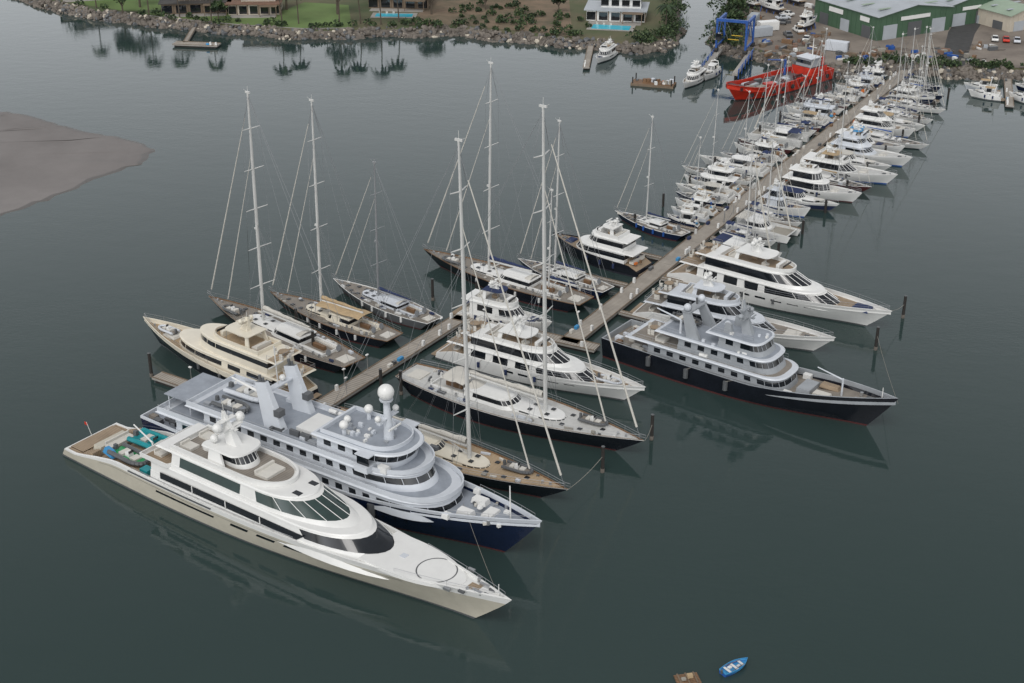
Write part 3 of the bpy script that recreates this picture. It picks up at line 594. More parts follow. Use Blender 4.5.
# ------------------------------------------------------------------ open express cruiser: long foredeck, raked screen, cockpit aft
def express(stern,bow,Bm,seed,hm='white'):
    rng=random.Random(seed); b=B(); L=math.dist(stern,bow)
    zt=lambda t:1.2+.8*t**1.3
    H=Hull(b,L,Bm,zt,bulw=.12,sm=.4,bs=.9,p=2.0,rakeB=L*.14,rakeS=-.3,fl=(.03,.8),mats=['antifoul','dkgrey',hm,hm,'white','white'],deck='whitedeck',n=18,cap=.1)
    z=H.deckz(.3)+.02; cov=rng.choice([None,'canvasb','canvasw','canvas'])
    tier(b,L*.34,L*.80,Bm*.34,z-.1,z+.75,nose=L*.3,rake=L*.10,tum=.2,band=(.45,.8),roof='white',ov=.03,thick=.06,p=2.0,posts=False)
    tier(b,L*.30,L*.58,Bm*.38,z+.3,z+1.7,nose=L*.16,rake=L*.10,tum=.2,band=(.3,.95),roof=None,p=2.1)
    b.slab(outline(L*.2,L*.50,Bm*.32,L*.08),z+1.7,z+1.82,cov or 'white',cov or 'white')
    parapet(b,L*.04,L*.33,Bm*.42,z,.6,'white',nose=.6,t=.15)
    b.slab(outline(L*.05,L*.32,Bm*.36,.4),z,z+.03,'white','teak'); lounge(b,L*.08,0,z,.8,Bm*.55,'cushion'); b.box((L*.2,Bm*.2,z),(L*.12,Bm*.15,.45),'cushion'); b.box((L*.28,-Bm*.18,z),(.5,.6,.8),'white')
    for sg in (1,-1): b.cyl((L*.2,sg*Bm*.38,z+.5),(L*.17,sg*Bm*.3,z+2.3),.12,.1,'white',6)
    b.cyl((L*.17,-Bm*.3,z+2.3),(L*.17,Bm*.3,z+2.3),.1,.1,'white',6); b.cyl((L*.17,0,z+2.4),(L*.17,0,z+2.6),.3,.3,'white',10); b.wire((L*.16,.5,z+2.3),(L*.12,.5,z+4.5),.025,'mastw')
    b.box((L*.72,0,z+.78),(L*.12,Bm*.3,.1),'cushion'); b.box((L*.82,0,H.deckz(.82)+.04),(.6,.6,.08),'glass'); b.box((-.5,0,.3),(1.1,Bm*.8,.15),'teak')
    H.rail(b,.4,.985,.6,1.6,1); b.rail([H.gun(.985,1),H.gun(.985,-1)],.6)
    fenders(b,H,(.25,.5),r=.18,l=.7,m='canvasb')
    return place(b,'express_cruiser',stern,bow)
# ------------------------------------------------------------------ small catamaran
def catamaran(stern,bow,Bm=7,mh=19,cov='canvasb'):
    b=B(); L=math.dist(stern,bow)
    for sg in (1,-1):
        S=[i/14 for i in range(15)]; yc=sg*(Bm/2-.8)
        def row(k,z): return lambda q:[((t*L*(.95+.05*k)),yc+q*(.75 if k else .5)*(1 if t<.4 else 1-((t-.4)/.6)**2.2),z) for t in S]
        r=[row(0,-.3)(-1),row(0,.1)(-1),row(1,1.5)(-1),row(1,1.5)(1),row(0,.1)(1),row(0,-.3)(1)]
        b.grid(r,lambda a,c:['antifoul','white','whitedeck','white','antifoul'][a])
        b.add([p[0] for p in r],[(0,1,2,3,4,5)],'white')
    b.slab(outline(L*.12,L*.64,Bm/2-.9,.8),.85,1.53,'white','whitedeck'); 
    tier(b,L*.28,L*.62,Bm*.32,1.5,2.7,nose=2,rake=1.3,band=(.3,.85),roof='white',ov=.15)
    b.box((L*.19,0,2.9),(L*.18,Bm*.6,.08),cov); 
    for sg in (1,-1):
        for x in (.11,.27): b.wire((L*x,sg*Bm*.28,1.5),(L*x,sg*Bm*.28,2.9),.05,'steel')
    b.grid([[(L*.64,-Bm/2+1.3,1.35),(L*.93,-Bm/2+1.1,1.3)],[(L*.64,Bm/2-1.3,1.35),(L*.93,Bm/2-1.1,1.3)]],'rope'); b.cyl((L*.93,-Bm/2+.8,1.35),(L*.93,Bm/2-.8,1.35),.14,.14,'mastw')
    mast(b,L*.55,2.7,mh,.17,'mastw',2,Bm*.22,(L*.45,Bm*.42,1.5),(L*.93,0,1.5),None,boom=L*.38,cover='canvasb',boomz=1)
    return place(b,'sailing_catamaran',stern,bow)

# ================================================================== FLEET
superyacht_white((-58.6,172.2),(0,129.3))
superyacht_grey((-49,177.5),(3.6,142.8))
explorer((16.5,203),(54,175))
sailing('sailing_yacht',(-26,177.5),(7.3,156),8.2,(1.8,2.8),'black','teakgold',46.5,.39,5,'canvasw','white','mastw',.42,'cream',seed=2)
sailing('sailing_yacht',(-16,190.5),(18,168),8.8,(2.2,3.1),'black','whitedeck',47,.39,5,'canvasw','white','mastw',.44,'white',seed=3,shade=(.2,.3,'canvasw'))
sailing('sailing_yacht',(-24,194),(-51,218),7.6,(1.6,2.3),'black','teakgrey',40,.40,5,'canvasw','white','mastw',.36,'white',seed=4)
sailing('sailing_yacht',(-18.5,203),(-41,220),6.6,(1.5,2.2),'black','teakgrey',37.5,.43,4,'canvas','wood','mastw',.32,'cream',seed=5,shade=(.22,.56,'canvas'))
sailing('sailing_yacht',(-12.5,209.5),(-31,226),6.0,(1.4,2.0),'dkgrey','teakgrey',25.5,.46,3,'canvasb','white','mastgrey',.24,'ltgrey',seed=6)
sailing('sailing_yacht',(12.5,216.3),(-16,238),7.4,(1.8,2.6),'black','teakgrey',39,.42,4,'canvasb','wood','mastw',.34,'white',mizzen=18,seed=7)
sailing('sailing_yacht',(16.5,221.7),(1,235),5.6,(1.5,2.0),'navy','teakgrey',29,.42,3,'canvasb','white','mastw',.26,'white',seed=8)
sailing('sailing_yacht',(32.6,248),(20,260),4.8,(1.2,1.6),'navy','teakgrey',22,.45,2,'canvasb','white','mastw',.2,'white',seed=9,full=False)
motor('classic_motor_yacht',(-31,184.5),(-59,206),7.6,(2.6,4.0),'black','cream','cream','teakgold',3,seed=11,rk=.25,start=.08,end=.74,mastm='cream',bands=(.45,.8),th=2.2)
motor('motor_yacht',(-10,201.5),(19.5,183),7.6,(2.3,3.4),'white',None,'white','teak',3,seed=12,rk=1.9,th=1.7,end=.8,bands=(.25,.9))
motor('motor_yacht',(-8,216),(6.5,207.4),5.2,(1.5,2.4),'white',None,'white','whitedeck',2,seed=13,cov='canvasb')
motor('motor_yacht',(23.6,232.8),(7.5,244.5),6.4,(2.0,3.2),'black',None,'white','teak',3,seed=14,rk=.7,th=1.8)
motor('motor_yacht',(21.5,216),(50.5,199.5),7.0,(2.2,3.4),'white',None,'ltgrey','teakgrey',3,seed=15,rk=1.6,th=1.9,bands=(.25,.9))
motor('motor_yacht',(29.5,232.3),(61.3,208),8.4,(2.6,4.0),'white',None,'white','teak',3,seed=16,rk=2.3,th=2.0,end=.82,bands=(.25,.9))
P0=Vector((10,205)); DD=Vector((.5035,.864)); NL=Vector((-.864,.5035))
def slot(q,off): return tuple(P0+DD*q-NL*off)
sk=random.Random(31)
def lerp(tab,q):
    for (a,va),(b_,vb) in zip(tab[:-1],tab[1:]):
        if a<=q<=b_: return va+(vb-va)*(q-a)/(b_-a)
    return tab[-1][1] if q>tab[-1][0] else tab[0][1]
LT=[(55,14.5),(63,15.7),(75,18),(86,19.6),(97,20.3),(109,18.7),(125,17.4),(143,16.6),(163,13.4),(180,11)]
RT=[(50,17),(67,18.3),(82,23),(100,25),(113,24),(125,22.5),(139,21.8),(155,18.2),(180,15)]
def small(kind,a,e,L,seed):
    hull=sk.choice(['white']*6+['navy','ltgrey','canvasb'])
    if kind=='s': sailing('sailing_boat',a,e,L*.27,(1.0,1.5),sk.choice(['white','white','navy','white','redfoul']),sk.choice(['whitedeck','teakgrey']),L*sk.uniform(1.0,1.3)+2,.42,2,sk.choice(['canvasb','blue','canvasw','canvas']),'white','mastw',.15,'white',seed=seed,full=False,boot='antifoul',shade=sk.choice([None,(.1,.24,'canvasb'),(.1,.24,'canvasw')])); return
    if kind=='e': express(a,e,L*.28,seed,hull); return
    if kind=='c': catamaran(a,e,L*.48,L*1.2,sk.choice(['canvasw','canvasb'])); return
    Bm=min(6.0,L*.29)
    motor('motor_cruiser',a,e,Bm,(1.3+.02*L,2.0+.03*L),hull,'white',sk.choice(['white','white','white','white','ltgrey']),sk.choice(['whitedeck','teak','teakgrey']),3 if (kind=='M') else 2,seed=seed,rk=sk.uniform(.1,2.2),th=sk.uniform(1.5,1.9),cov=sk.choice([None,None,'canvasb','canvas','ltblue']),domes=sk.random()<.3,start=sk.uniform(.10,.26),end=sk.uniform(.58,.8),foul=sk.choice(['antifoul','redfoul','blue']),bands=sk.choice([(.36,.84),(.2,.9),(.45,.8)]))
def width(k,L): return {'s':L*.27,'e':L*.28,'c':L*.48}.get(k,min(6.0,L*.29))
def column(kinds,tab,q,sgn,base):
    i=0
    while q<176:
        k=kinds[i%len(kinds)]; off=lerp(tab,q)+sk.uniform(-5.5,1.2); L=off-2.8
        if k=='s': L-=1
        if k=='c': L=min(L,13)
        W=width(k,L); q+=W/2
        if q>177: break
        a=slot(q,sgn*2.6); e=slot(q+sk.uniform(-.7,.7)-(1.0 if sgn>0 else .2),sgn*(2.6+L))
        small(k,a,e,L,base+i); q+=W/2+sk.uniform(.7,2.8); i+=1
column('memseMsesmscssemssesms',LT,54.5,-1,30)
catamaran(slot(47,3.5),slot(46,16.5),7,19)
column('scsMeMsmeMmsMesssmsss',RT,52.5,1,90)

# ================================================================== DOCKS
def dock(name,p,q,w_,clutter=0,seed=0):
    rng=random.Random(seed); b=B(); p=Vector(p);q=Vector(q);L=(q-p).length;a=math.atan2((q-p).y,(q-p).x)
    n=max(1,int(L/12))
    for i in range(n):
        b.box((L*(i+.5)/n,0,.45),(L/n-.12,w_,.35),'concrete',mt='dockplank'); b.box((L*(i+.5)/n,0,-.4),(L/n-1.2,w_*.85,.86),'pile')
    for sg in (1,-1): b.box((L/2,sg*(w_/2-.08),.80),(L-.2,.16,.1),'timber')
    for i in range(clutter):
        x=rng.uniform(0,L); sg=rng.choice((1,-1)); k=rng.random()
        if k<.5: b.box((x,sg*(w_/2-.45),.81),(.5,.4,.9),'white',0,.9)
        elif k<.75: b.cyl((x,sg*(w_/2-.5),.8),(x,sg*(w_/2-.5),3.6),.05,.05,'steel',5); b.box((x,sg*(w_/2-.5),3.5),(.5,.3,.15),'white')
        else: b.box((x,sg*(w_/2-.5),.81),(rng.uniform(.6,1.4),.5,.5),rng.choice(['canvasb','ltblue','cushion','wood','dkgrey']))
    return b.obj(name,(p.x,p.y,0),a)
dock('main_pier',(9,203.3),(108,373.2),3.4,clutter=60,seed=1)
dock('pier',(-28.5,181),(-8.2,213),3.0,clutter=14,seed=2)
dock('pier',(-9.5,213.0),(13.5,201.2),2.6,clutter=5,seed=3)
dock('pier',(-54,192),(-30,177),2.2,clutter=4,seed=4)
for k,qq in enumerate((12.5,29,45,51,64,78,92,106,120,134,148,162)):
    l=13 if qq>40 else 20
    dock('finger_pier',slot(qq,1.9),slot(qq-.8,1.9+l),1.1)
for k,qq in enumerate((23,37,53,66,80,94,108,122,136,150,164)):
    dock('finger_pier',slot(qq,-1.9),slot(qq+.3,-12),1.1)
b=B(); b.cyl((0,0,-2),(0,0,4.0),.27,.24,'pile',10); b.cyl((0,0,4.0),(0,0,4.12),.27,.1,'dkgrey',10); b.cyl((0,0,-.2),(0,0,.6),.29,.29,'rock',10); pile0=b.obj('mooring_pile',(64.9,214,0))
for x,y in [(57.6,202),(19.6,173.6),(12.2,164.8),(-13.5,221),(-55,192.8),(-19.5,187.5),(-31.2,200.5),(-35,209),(-6,220),(31,192),(-16.5,187)]:
    B().obj('mooring_pile',(x,y,0),data=pile0.data)
for qq in range(50,176,13):
    for o_ in (15.5,-13.5): x,y=slot(qq,o_); B().obj('mooring_pile',(x,y,-1.2),data=pile0.data)
b=B()
def line(p,q,sag=.4,r=.03):
    p=Vector(p);q=Vector(q);pr=p
    for i in range(1,9):
        t=i/8; c=p+(q-p)*t; c.z-=sag*4*t*(1-t); b.wire(pr,c,r,'rope'); pr=c
for p,q_ in [((-1.5,131,4.2),(-6,149,5)),((54,175,5),(57.6,202,2.5)),((61,208.3,4),(64.9,214,2.5)),((18,168,3),(19.6,173.6,2.5)),((7,156,2.6),(12.2,164.8,2.5)),((-51,218,2),(-35,209,2.5))]: line(p,q_)
b.obj('mooring_lines')

# ================================================================== WATER
def watermat():
    m=bpy.data.materials.new('water'); m.use_nodes=True; n=m.node_tree.nodes; l=m.node_tree.links; p=n['Principled BSDF']
    tc=n.new('ShaderNodeTexCoord')
    p.inputs['IOR'].default_value=1.38; p.inputs['Specular IOR Level'].default_value=.5
    big=n.new('ShaderNodeTexNoise'); big.inputs['Scale'].default_value=.012; big.inputs['Detail'].default_value=4; l.new(tc.outputs['Object'],big.inputs['Vector'])
    mx=n.new('ShaderNodeMix'); mx.data_type='RGBA'; mx.inputs[6].default_value=(.022,.040,.038,1); mx.inputs[7].default_value=(.034,.054,.051,1)
    l.new(big.outputs[0],mx.inputs[0]); l.new(mx.outputs[2],p.inputs['Base Color'])
    mp=n.new('ShaderNodeMapping'); mp.inputs['Rotation'].default_value=(0,0,.5); mp.inputs['Scale'].default_value=(1,1.8,1); l.new(tc.outputs['Object'],mp.inputs[0])
    n1=n.new('ShaderNodeTexNoise'); n1.inputs['Scale'].default_value=.9; n1.inputs['Detail'].default_value=4; l.new(mp.outputs[0],n1.inputs['Vector'])
    n2=n.new('ShaderNodeTexNoise'); n2.inputs['Scale'].default_value=.16; n2.inputs['Detail'].default_value=3; l.new(mp.outputs[0],n2.inputs['Vector'])
    wp=n.new('ShaderNodeTexNoise'); wp.inputs['Scale'].default_value=.018; wp.inputs['Detail'].default_value=4; l.new(mp.outputs[0],wp.inputs['Vector'])
    ms=n.new('ShaderNodeMapRange'); ms.inputs[1].default_value=.38; ms.inputs[2].default_value=.62; ms.inputs[3].default_value=.10; ms.inputs[4].default_value=.45; l.new(wp.outputs[0],ms.inputs[0])
    b1=n.new('ShaderNodeBump'); b1.inputs['Distance'].default_value=.035; l.new(n1.outputs[0],b1.inputs['Height']); l.new(ms.outputs[0],b1.inputs['Strength'])
    b2=n.new('ShaderNodeBump'); b2.inputs['Strength'].default_value=.2; b2.inputs['Distance'].default_value=.09; l.new(n2.outputs[0],b2.inputs['Height']); l.new(b1.outputs[0],b2.inputs['Normal'])
    l.new(b2.outputs[0],p.inputs['Normal'])
    mr=n.new('ShaderNodeMapRange'); mr.inputs[1].default_value=.35; mr.inputs[2].default_value=.65; mr.inputs[3].default_value=.02; mr.inputs[4].default_value=.07
    l.new(wp.outputs[0],mr.inputs[0]); l.new(mr.outputs[0],p.inputs['Roughness'])
    MATS['water']=m
watermat()
b=B(); b.add([(-6000,-3000,0),(6000,-3000,0),(6000,9000,0),(-6000,9000,0)],[(0,1,2,3)],'water'); b.obj('water',smooth=0)

# ================================================================== LAND
mat('land',(.13,.11,.065),.95,scale=.045,col2=(.055,.085,.032))
mat('lawn',(.13,.20,.06),.95,scale=.1,col2=(.10,.145,.045))
mat('dirt',(.22,.155,.105),.95,scale=.09,col2=(.08,.075,.045))
mat('yard',(.25,.215,.18),.9,scale=.06,col2=(.12,.10,.085))
mat('sand',(.205,.190,.182),.9,scale=.035,col2=(.145,.133,.127),bump=.05,bscale=.8)
mat('sandwet',(.115,.107,.10),.5,scale=.1)
shoreL=[(-600,760),(-320,620),(-230,520),(-175,470),(-157,451),(-138,432),(-119.5,421),(-96.5,411),(-78,405),(-60,400),(-40,402),(-17.7,404),(2.2,395.6),(21.5,389),(35,384),(42,386),(47,395),(50,412),(54,440),(60,480)]
shoreR=[(72,480),(64,440),(58,412),(55,395),(55,384.5),(62.9,378),(75.5,366),(84.5,359),(101.3,364.6),(112.8,359),(121,357),(131.8,358.7),(170,352),(300,330),(600,310)]
def land(name,sh,back):
    b=B(); 
    def off(pts,d):
        r=[]
        for i,p in enumerate(pts):
            a=Vector(pts[max(0,i-1)]);c=Vector(pts[min(len(pts)-1,i+1)]); t=(c-a).normalized(); nn=Vector((-t.y,t.x)); r.append(Vector(p)+nn*d)
        return r
    i1=off(sh,4.0); i2=off(sh,5.5)
    b.grid([[(x,y,-1.2) for x,y in sh],[(p.x,p.y,1.5) for p in i1],[(p.x,p.y,1.8) for p in i2]],lambda r,c:'rock' if r==0 else 'land')
    vs=[(p.x,p.y,1.8) for p in i2]+[(x,y,1.8) for x,y in back]; b.add(vs,[tuple(range(len(vs)))],'land')
    b.obj(name,smooth=0)
land('ground',shoreL,[(60,5000),(-5000,5000),(-5000,760)])
land('ground',shoreR,[(5000,310),(5000,5000),(72,5000)])
def sheet(name,pts,m,z=1.83): b=B(); b.add([(x,y,z) for x,y in pts],[tuple(range(len(pts)))],m); return b.obj(name,smooth=0)
sheet('lawn',[(-112,425),(-96,418),(-80,411.5),(-60,406.5),(-46,407.5),(-50,436),(-64,440),(-70,426),(-100,428)],'lawn')
sheet('lawn',[(-150,455),(-134,438),(-116,428),(-104,430),(-104,480),(-150,480)],'lawn')
sheet('dirt_ground',[(-30,410),(-12,409.5),(5,402),(17,396),(18,460),(-22,465)],'dirt')
sheet('garden_path',[(-112,423.2),(-96,416.6),(-79,410.2),(-60,405.6),(-46,406.4),(-46,407.3),(-60,406.5),(-79,411.1),(-96,417.6),(-112,424.2)],'concrete',1.85)
sheet('boatyard_paving',[(64,386),(76,373),(86,366),(101,371),(112,366),(128,364),(170,360),(170,480),(78,480),(66,430)],'yard',1.84)
sheet('road',[(112,366),(118,365),(131,400),(149,440),(160,480),(150,480),(141,440),(124,402)],'asphalt',1.86)
def ico():
    bm=bmesh.new(); bmesh.ops.create_icosphere(bm,subdivisions=1,radius=1); v=[x.co.copy() for x in bm.verts]; f=[[q.index for q in p.verts] for p in bm.faces]; bm.free(); return v,f
IV,IF=ico()
def rocks(name,pts,dens,rng,w_=4.5,zr=(-.3,1.9),sz=(.35,1.05)):
    b=B()
    for a,c in zip(pts[:-1],pts[1:]):
        a=Vector(a);c=Vector(c);L=(c-a).length; t=(c-a)/L; nn=Vector((-t.y,t.x))
        for i in range(int(L*dens)):
            u=rng.random(); k=rng.random(); p=a+(c-a)*u+nn*(k*w_+.8*math.sin(u*L*.35)); z=zr[0]+(zr[1]-zr[0])*k; s=rng.uniform(*sz)
            M=Matrix.Rotation(rng.uniform(0,6.28),3,Vector((rng.random(),rng.random(),rng.random()+.1)).normalized()); sc3=(s*rng.uniform(.7,1.3),s*rng.uniform(.7,1.2),s*rng.uniform(.5,.9))
            vs=[]
            for v in IV:
                v=v*rng.uniform(.8,1.15); v=M@Vector((v.x*sc3[0],v.y*sc3[1],v.z*sc3[2])); vs.append((p.x+v.x,p.y+v.y,z+v.z))
            b.add(vs,[tuple(f) for f in IF],'rock' if rng.random()<.8 else 'stucco' if rng.random()<.3 else 'dkgrey')
    b.obj(name,smooth=0)
rr=random.Random(4)
rocks('rock_seawall',shoreL[3:18],8,rr); rocks('rock_seawall',shoreR[2:13],8,rr)
b=B(); sp=[(-170,345),(-140,336),(-122.7,331),(-114.8,328),(-105.4,320),(-94,313.5),(-83.7,308),(-78.5,300.5),(-80,291.7),(-87,282),(-93,270),(-100,261),(-112,250),(-140,235),(-190,225),(-300,230),(-320,300),(-250,350)]
jp=[]
for i in range(len(sp)):
    a=Vector(sp[i]);c=Vector(sp[(i+1)%len(sp)])
    for k in range(5): jp.append(a.lerp(c,k/5)+Vector((rr.uniform(-.7,.7),rr.uniform(-.7,.7))))
cc=Vector((-190,290)); R=[]
for k,z in ((-.012,-.3),(0,-.03),(.014,.12),(.06,.3),(.16,.5),(.35,.6),(.6,.65)):
    R.append([(p.x+(cc.x-p.x)*k*(1+(.35*math.sin(i*.9)+.2*math.sin(i*2.3))*(k<.2)),p.y+(cc.y-p.y)*k*(1+.3*math.sin(i*.7+1)*(k<.2)),z) for i,p in enumerate(jp)])
b.grid(R,lambda r,c:'sandwet' if r in (0,1) else 'sand',close=True); b.add(R[-1],[tuple(range(len(jp)))],'sand'); b.obj('sandbank')
# ------------------------------------------------------------------ trees
def tree(X,Y,h,seed,name='tree',dense=650,cw=.42):
    rng=random.Random(seed); b=B(); 
    b.cyl((0,0,-.3),(0,0,h*.45),h*.035,h*.02,'trunk',7); cl=[]
    for i in range(9):
        a=rng.uniform(0,6.28); e=rng.uniform(.3,1.2); r=h*cw*rng.uniform(.5,1); p=(r*math.cos(a)*math.cos(e),r*math.sin(a)*math.cos(e),h*.5+r*math.sin(e)*1.1); cl.append(p)
        b.cyl((0,0,h*rng.uniform(.25,.42)),p,h*.014,h*.005,'trunk',5)
    cl.append((0,0,h*.8))
    for i in range(dense):
        c=rng.choice(cl); R_=h*.17; v=Vector((rng.gauss(0,1),rng.gauss(0,1),rng.gauss(0,.75))).normalized()*R_*rng.uniform(.5,1.15)
        p=Vector(c)+v; s=rng.uniform(.25,.6); n1=Vector((rng.gauss(0,1),rng.gauss(0,1),rng.gauss(0,1))).normalized(); n2=n1.orthogonal().normalized(); n3=n1.cross(n2)
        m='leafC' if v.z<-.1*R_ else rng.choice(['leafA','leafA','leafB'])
        b.add([p-n2*s,p+n3*s*.6,p+n2*s,p-n3*s*.6],[(0,1,2,3)],m)
    return b.obj(name,(X,Y,1.7),smooth=0)
def palm(X,Y,h,seed):
    rng=random.Random(seed); b=B(); lean=rng.uniform(-1,1)
    pr=Vector((0,0,-.2))
    for i in range(6):
        q=Vector((lean*((i+1)/6)**2,0,h*(i+1)/6)); b.cyl(pr,q,.22-.02*i,.2-.02*i,'trunk',7); pr=q
    for i in range(20):
        a=i*2.4+rng.random(); L=rng.uniform(2.6,3.8); up=rng.uniform(-.2,1.0)
        rows=[]
        for j in range(6):
            t=j/5; r=L*t; z=up*L*.6*t-1.5*t*t*L*.6; c=pr+Vector((r*math.cos(a),r*math.sin(a),z)); wd=.6*math.sin(math.pi*(t*.85+.12)); s=Vector((-math.sin(a),math.cos(a),-.5)); s2=Vector((math.sin(a),-math.cos(a),-.5))
            rows.append([c+s*wd,c,c+s2*wd])
        b.grid(rows,rng.choice(['leafA','leafB','leafC']))
    return b.obj('palm_tree',(X,Y,1.7),smooth=0)
tr=random.Random(12)
for X,Y,h in [(-113,433,11),(-101,440,13),(-92,446,12),(-68,430,11),(-52,424,12),(-44,441,13),(-24,424,9),(-26,446,12),(49,446,8),(36,424,7),(-122,446,12),(-140,462,12),(-8,430,7),(4,446,9),(14,426,6),(86,444,8),(64,408,9),(67,418,10),(66,430,10),(73,440,9),(62,398,7),(-116,424,8),(-86,416,6)]: tree(X,Y,h,tr.randint(0,999))
for X,Y,h in [(-108,423,12),(-98,419,11),(-88,415.5,11),(-67,413,12),(-62,412,10),(-50,411,12),(-44,412,11),(-38,411,12),(-33,414,11),(44,405,7),(-126,432,11)]: palm(X,Y,h,tr.randint(0,999))
def shrubs(name,pts,n,seed,sz=1.4,wd=3):
    rng=random.Random(seed); b=B()
    for i in range(n):
        k=rng.randrange(len(pts)-1); a=Vector(pts[k]).lerp(Vector(pts[k+1]),rng.random()); r=sz*rng.uniform(.5,1.2); c=Vector((a.x+rng.gauss(0,wd*.4),a.y+rng.gauss(0,wd*.4),1.8+r*.4))
        for j in range(60):
            v=Vector((rng.gauss(0,1),rng.gauss(0,1),abs(rng.gauss(0,.8)))).normalized()*r*rng.uniform(.6,1.05); p=c+v; s=rng.uniform(.15,.4)*(1 if sz<4 else 3); n1=Vector((rng.gauss(0,1),rng.gauss(0,1),rng.gauss(0,1))).normalized(); n2=n1.orthogonal().normalized(); n3=n1.cross(n2)
            b.add([p-n2*s,p+n3*s,p+n2*s,p-n3*s],[(0,1,2,3)],rng.choice(['leafA','leafB','leafC']))
    return b.obj(name,smooth=0)
shrubs('shrubbery',[(-140,441),(-120,428),(-96,418),(-78,411),(-58,407),(-38,409)],30,1)
shrubs('shrubbery',[(-34,409),(-16,410),(4,402),(20,396)],34,2)
shrubs('shrubbery',[(-25,420),(-5,432),(14,412),(-10,418)],50,7,1.3,10)
shrubs('shrubbery',[(33,391),(41,393),(45,405),(49,430),(52,450)],60,3,2.2,4)
shrubs('shrubbery',[(59,388),(62,405),(68,430),(74,455)],90,4,2.8,6)
shrubs('shrubbery',[(88,366),(100,371),(112,366),(128,364),(145,361)],60,5,1.5,3)
shrubs('tree_belt',[(-400,640),(-200,560),(-60,540),(60,560),(200,520),(420,520)],260,6,9,20)
b=B(); hg=random.Random(8); rows=[]
for j in range(9):
    rows.append([(-4500+i*300,1800+j*330,1.8+(math.sin(i*.7+j)*.5+.6+hg.random()*.3)*160*math.sin(math.pi*j/8)) for i in range(31)])
b.grid(rows,'leafA'); b.obj('hills')

# ------------------------------------------------------------------ buildings
def win(b,x,y,z,w_,h,axis,m='glass'):
    d=.08
    if axis=='x': b.box((x,y,z),(w_,d,h),m)
    else: b.box((x,y,z),(d,w_,h),m)
def modern_house(name,X,Y,rot,W,D,wall='stucco',roof='roofdk',seed=0):
    b=B()
    b.box((0,0,0),(W,D,3.1),wall); b.box((0,0,3.1),(W+1.4,D+1.6,.3),roof); b.box((W*.08,D*.1,3.4),(W*.68,D*.7,2.8),wall); b.box((W*.08,D*.1,6.2),(W*.68+1.6,D*.7+1.6,.28),roof)
    for i in range(5):
        x=-W*.42+W*.84*i/4; win(b,x,-D/2-.02,.3,W*.15,2.3,'x'); b.box((x+W*.09,-D/2-.1,0),(.25,.25,3.1),'timber')
    for i in range(4): x=-W*.2+W*.54*i/3; win(b,x,D*.1-D*.35-.02,3.9,W*.13,1.8,'x')
    for sg in (1,-1): win(b,sg*(W/2+.02),0,.9,D*.4,1.4,'y'); win(b,W*.08+sg*(W*.34+.02),D*.1,4.1,D*.3,1.3,'y')
    b.box((0,-D/2-2,-.1),(W*.9,3.6,.15),'concrete'); b.box((W*.3,-D/2-1.6,2.9),(W*.36,3,.15),'timber')
    for x in (W*.14,W*.46): b.box((x,-D/2-3,0),(.2,.2,2.9),'timber')
    b.rail([(-W*.24,-D*.38,3.42),(W*.4,-D*.38,3.42)],1,'steel',1.5)
    return b.obj(name,(X,Y,1.85),rot,smooth=0)
modern_house('modern_house',-95,430,.12,20,11,'timber','roofdk',1)
modern_house('modern_house',-77,428,.05,15,10,'stucco','tile',2)
modern_house('modern_house',-34,436,-.1,18,10,'timber','roofdk',3)
modern_house('modern_house',31,420,-.15,17,11,'white','roofgrey',4)
modern_house('modern_house',-134,450,.3,16,10,'stucco','roofdk',5)
modern_house('modern_house',-2,456,.0,16,10,'stucco','tile',6)
def pool(X,Y,rot,a,c):
    b=B(); b.box((0,0,0),(a+2.4,c+2.2,.12),'concrete'); b.box((0,0,.125),(a,c,.03),'pool'); 
    for i in range(3): lounge(b,-a/2+1+i*2,c/2+.75,.1,.6,.6)
    b.obj('swimming_pool',(X,Y,1.86),rot,smooth=0)
pool(-35,422,-.05,11,4); pool(28.5,407,-.2,11,5)
def shed(name,X,Y,rot,W,D,h,rise,wall,roof,doors=3,sign=True):
    b=B(); b.box((0,0,0),(W,D,h),wall); o=.5
    for sg in (1,-1):
        b.add([(0,-D/2-o,h+rise),(0,D/2+o,h+rise),(sg*(W/2+o),D/2+o,h-.1),(sg*(W/2+o),-D/2-o,h-.1),(0,-D/2-o,h+rise+.15),(0,D/2+o,h+rise+.15),(sg*(W/2+o),D/2+o,h+.05),(sg*(W/2+o),-D/2-o,h+.05)],[(4,5,6,7),(3,2,1,0),(0,1,5,4),(2,3,7,6),(0,4,7,3),(1,2,6,5)],roof)
        b.add([(-W/2,sg*D/2,h),(W/2,sg*D/2,h),(0,sg*D/2,h+rise)],[(0,1,2)],wall)
        n=int(D/6)
        for i in range(n): b.box((sg*W*.25,-D/2+D*(i+.5)/n,h+rise*.5+.12),(W*.3,1.0,.08),'rooflt' if roof!='rooflt' else 'roofgrey')
        for i in range(int(D/2)): b.box((sg*(W/2+.04),-D/2+1+i*2,.0),(.08,.15,h-.15),wall)
        for i in range(int(W/2)): b.box((-W/2+1+i*2,sg*(D/2+.04),.0),(.15,.08,h-.15),wall)
    for i in range(doors): 
        x=-W*.5+W*(i+.5)/doors; b.box((x,-D/2-.1,0),(W/doors*.55,.15,h*.6),'dkgrey' if i%2 else 'roofgrey')
        b.box((-W/2-.1,-D*.5+D*(i+.5)/doors,0),(.15,D/doors*.4,h*.5),'dkgrey' if i!=1 else 'roofgrey')
    if sign: b.box((0,-D/2-.15,h*.72),(W*.4,.12,h*.16),'white'); b.box((-W/2-.15,D*.15,h*.66),(.12,D*.22,h*.2),'white'); b.box((-W/2-.15,-D*.3,h*.66),(.12,D*.14,h*.2),'white')
    return b.obj(name,(X,Y,1.85),rot,smooth=0)
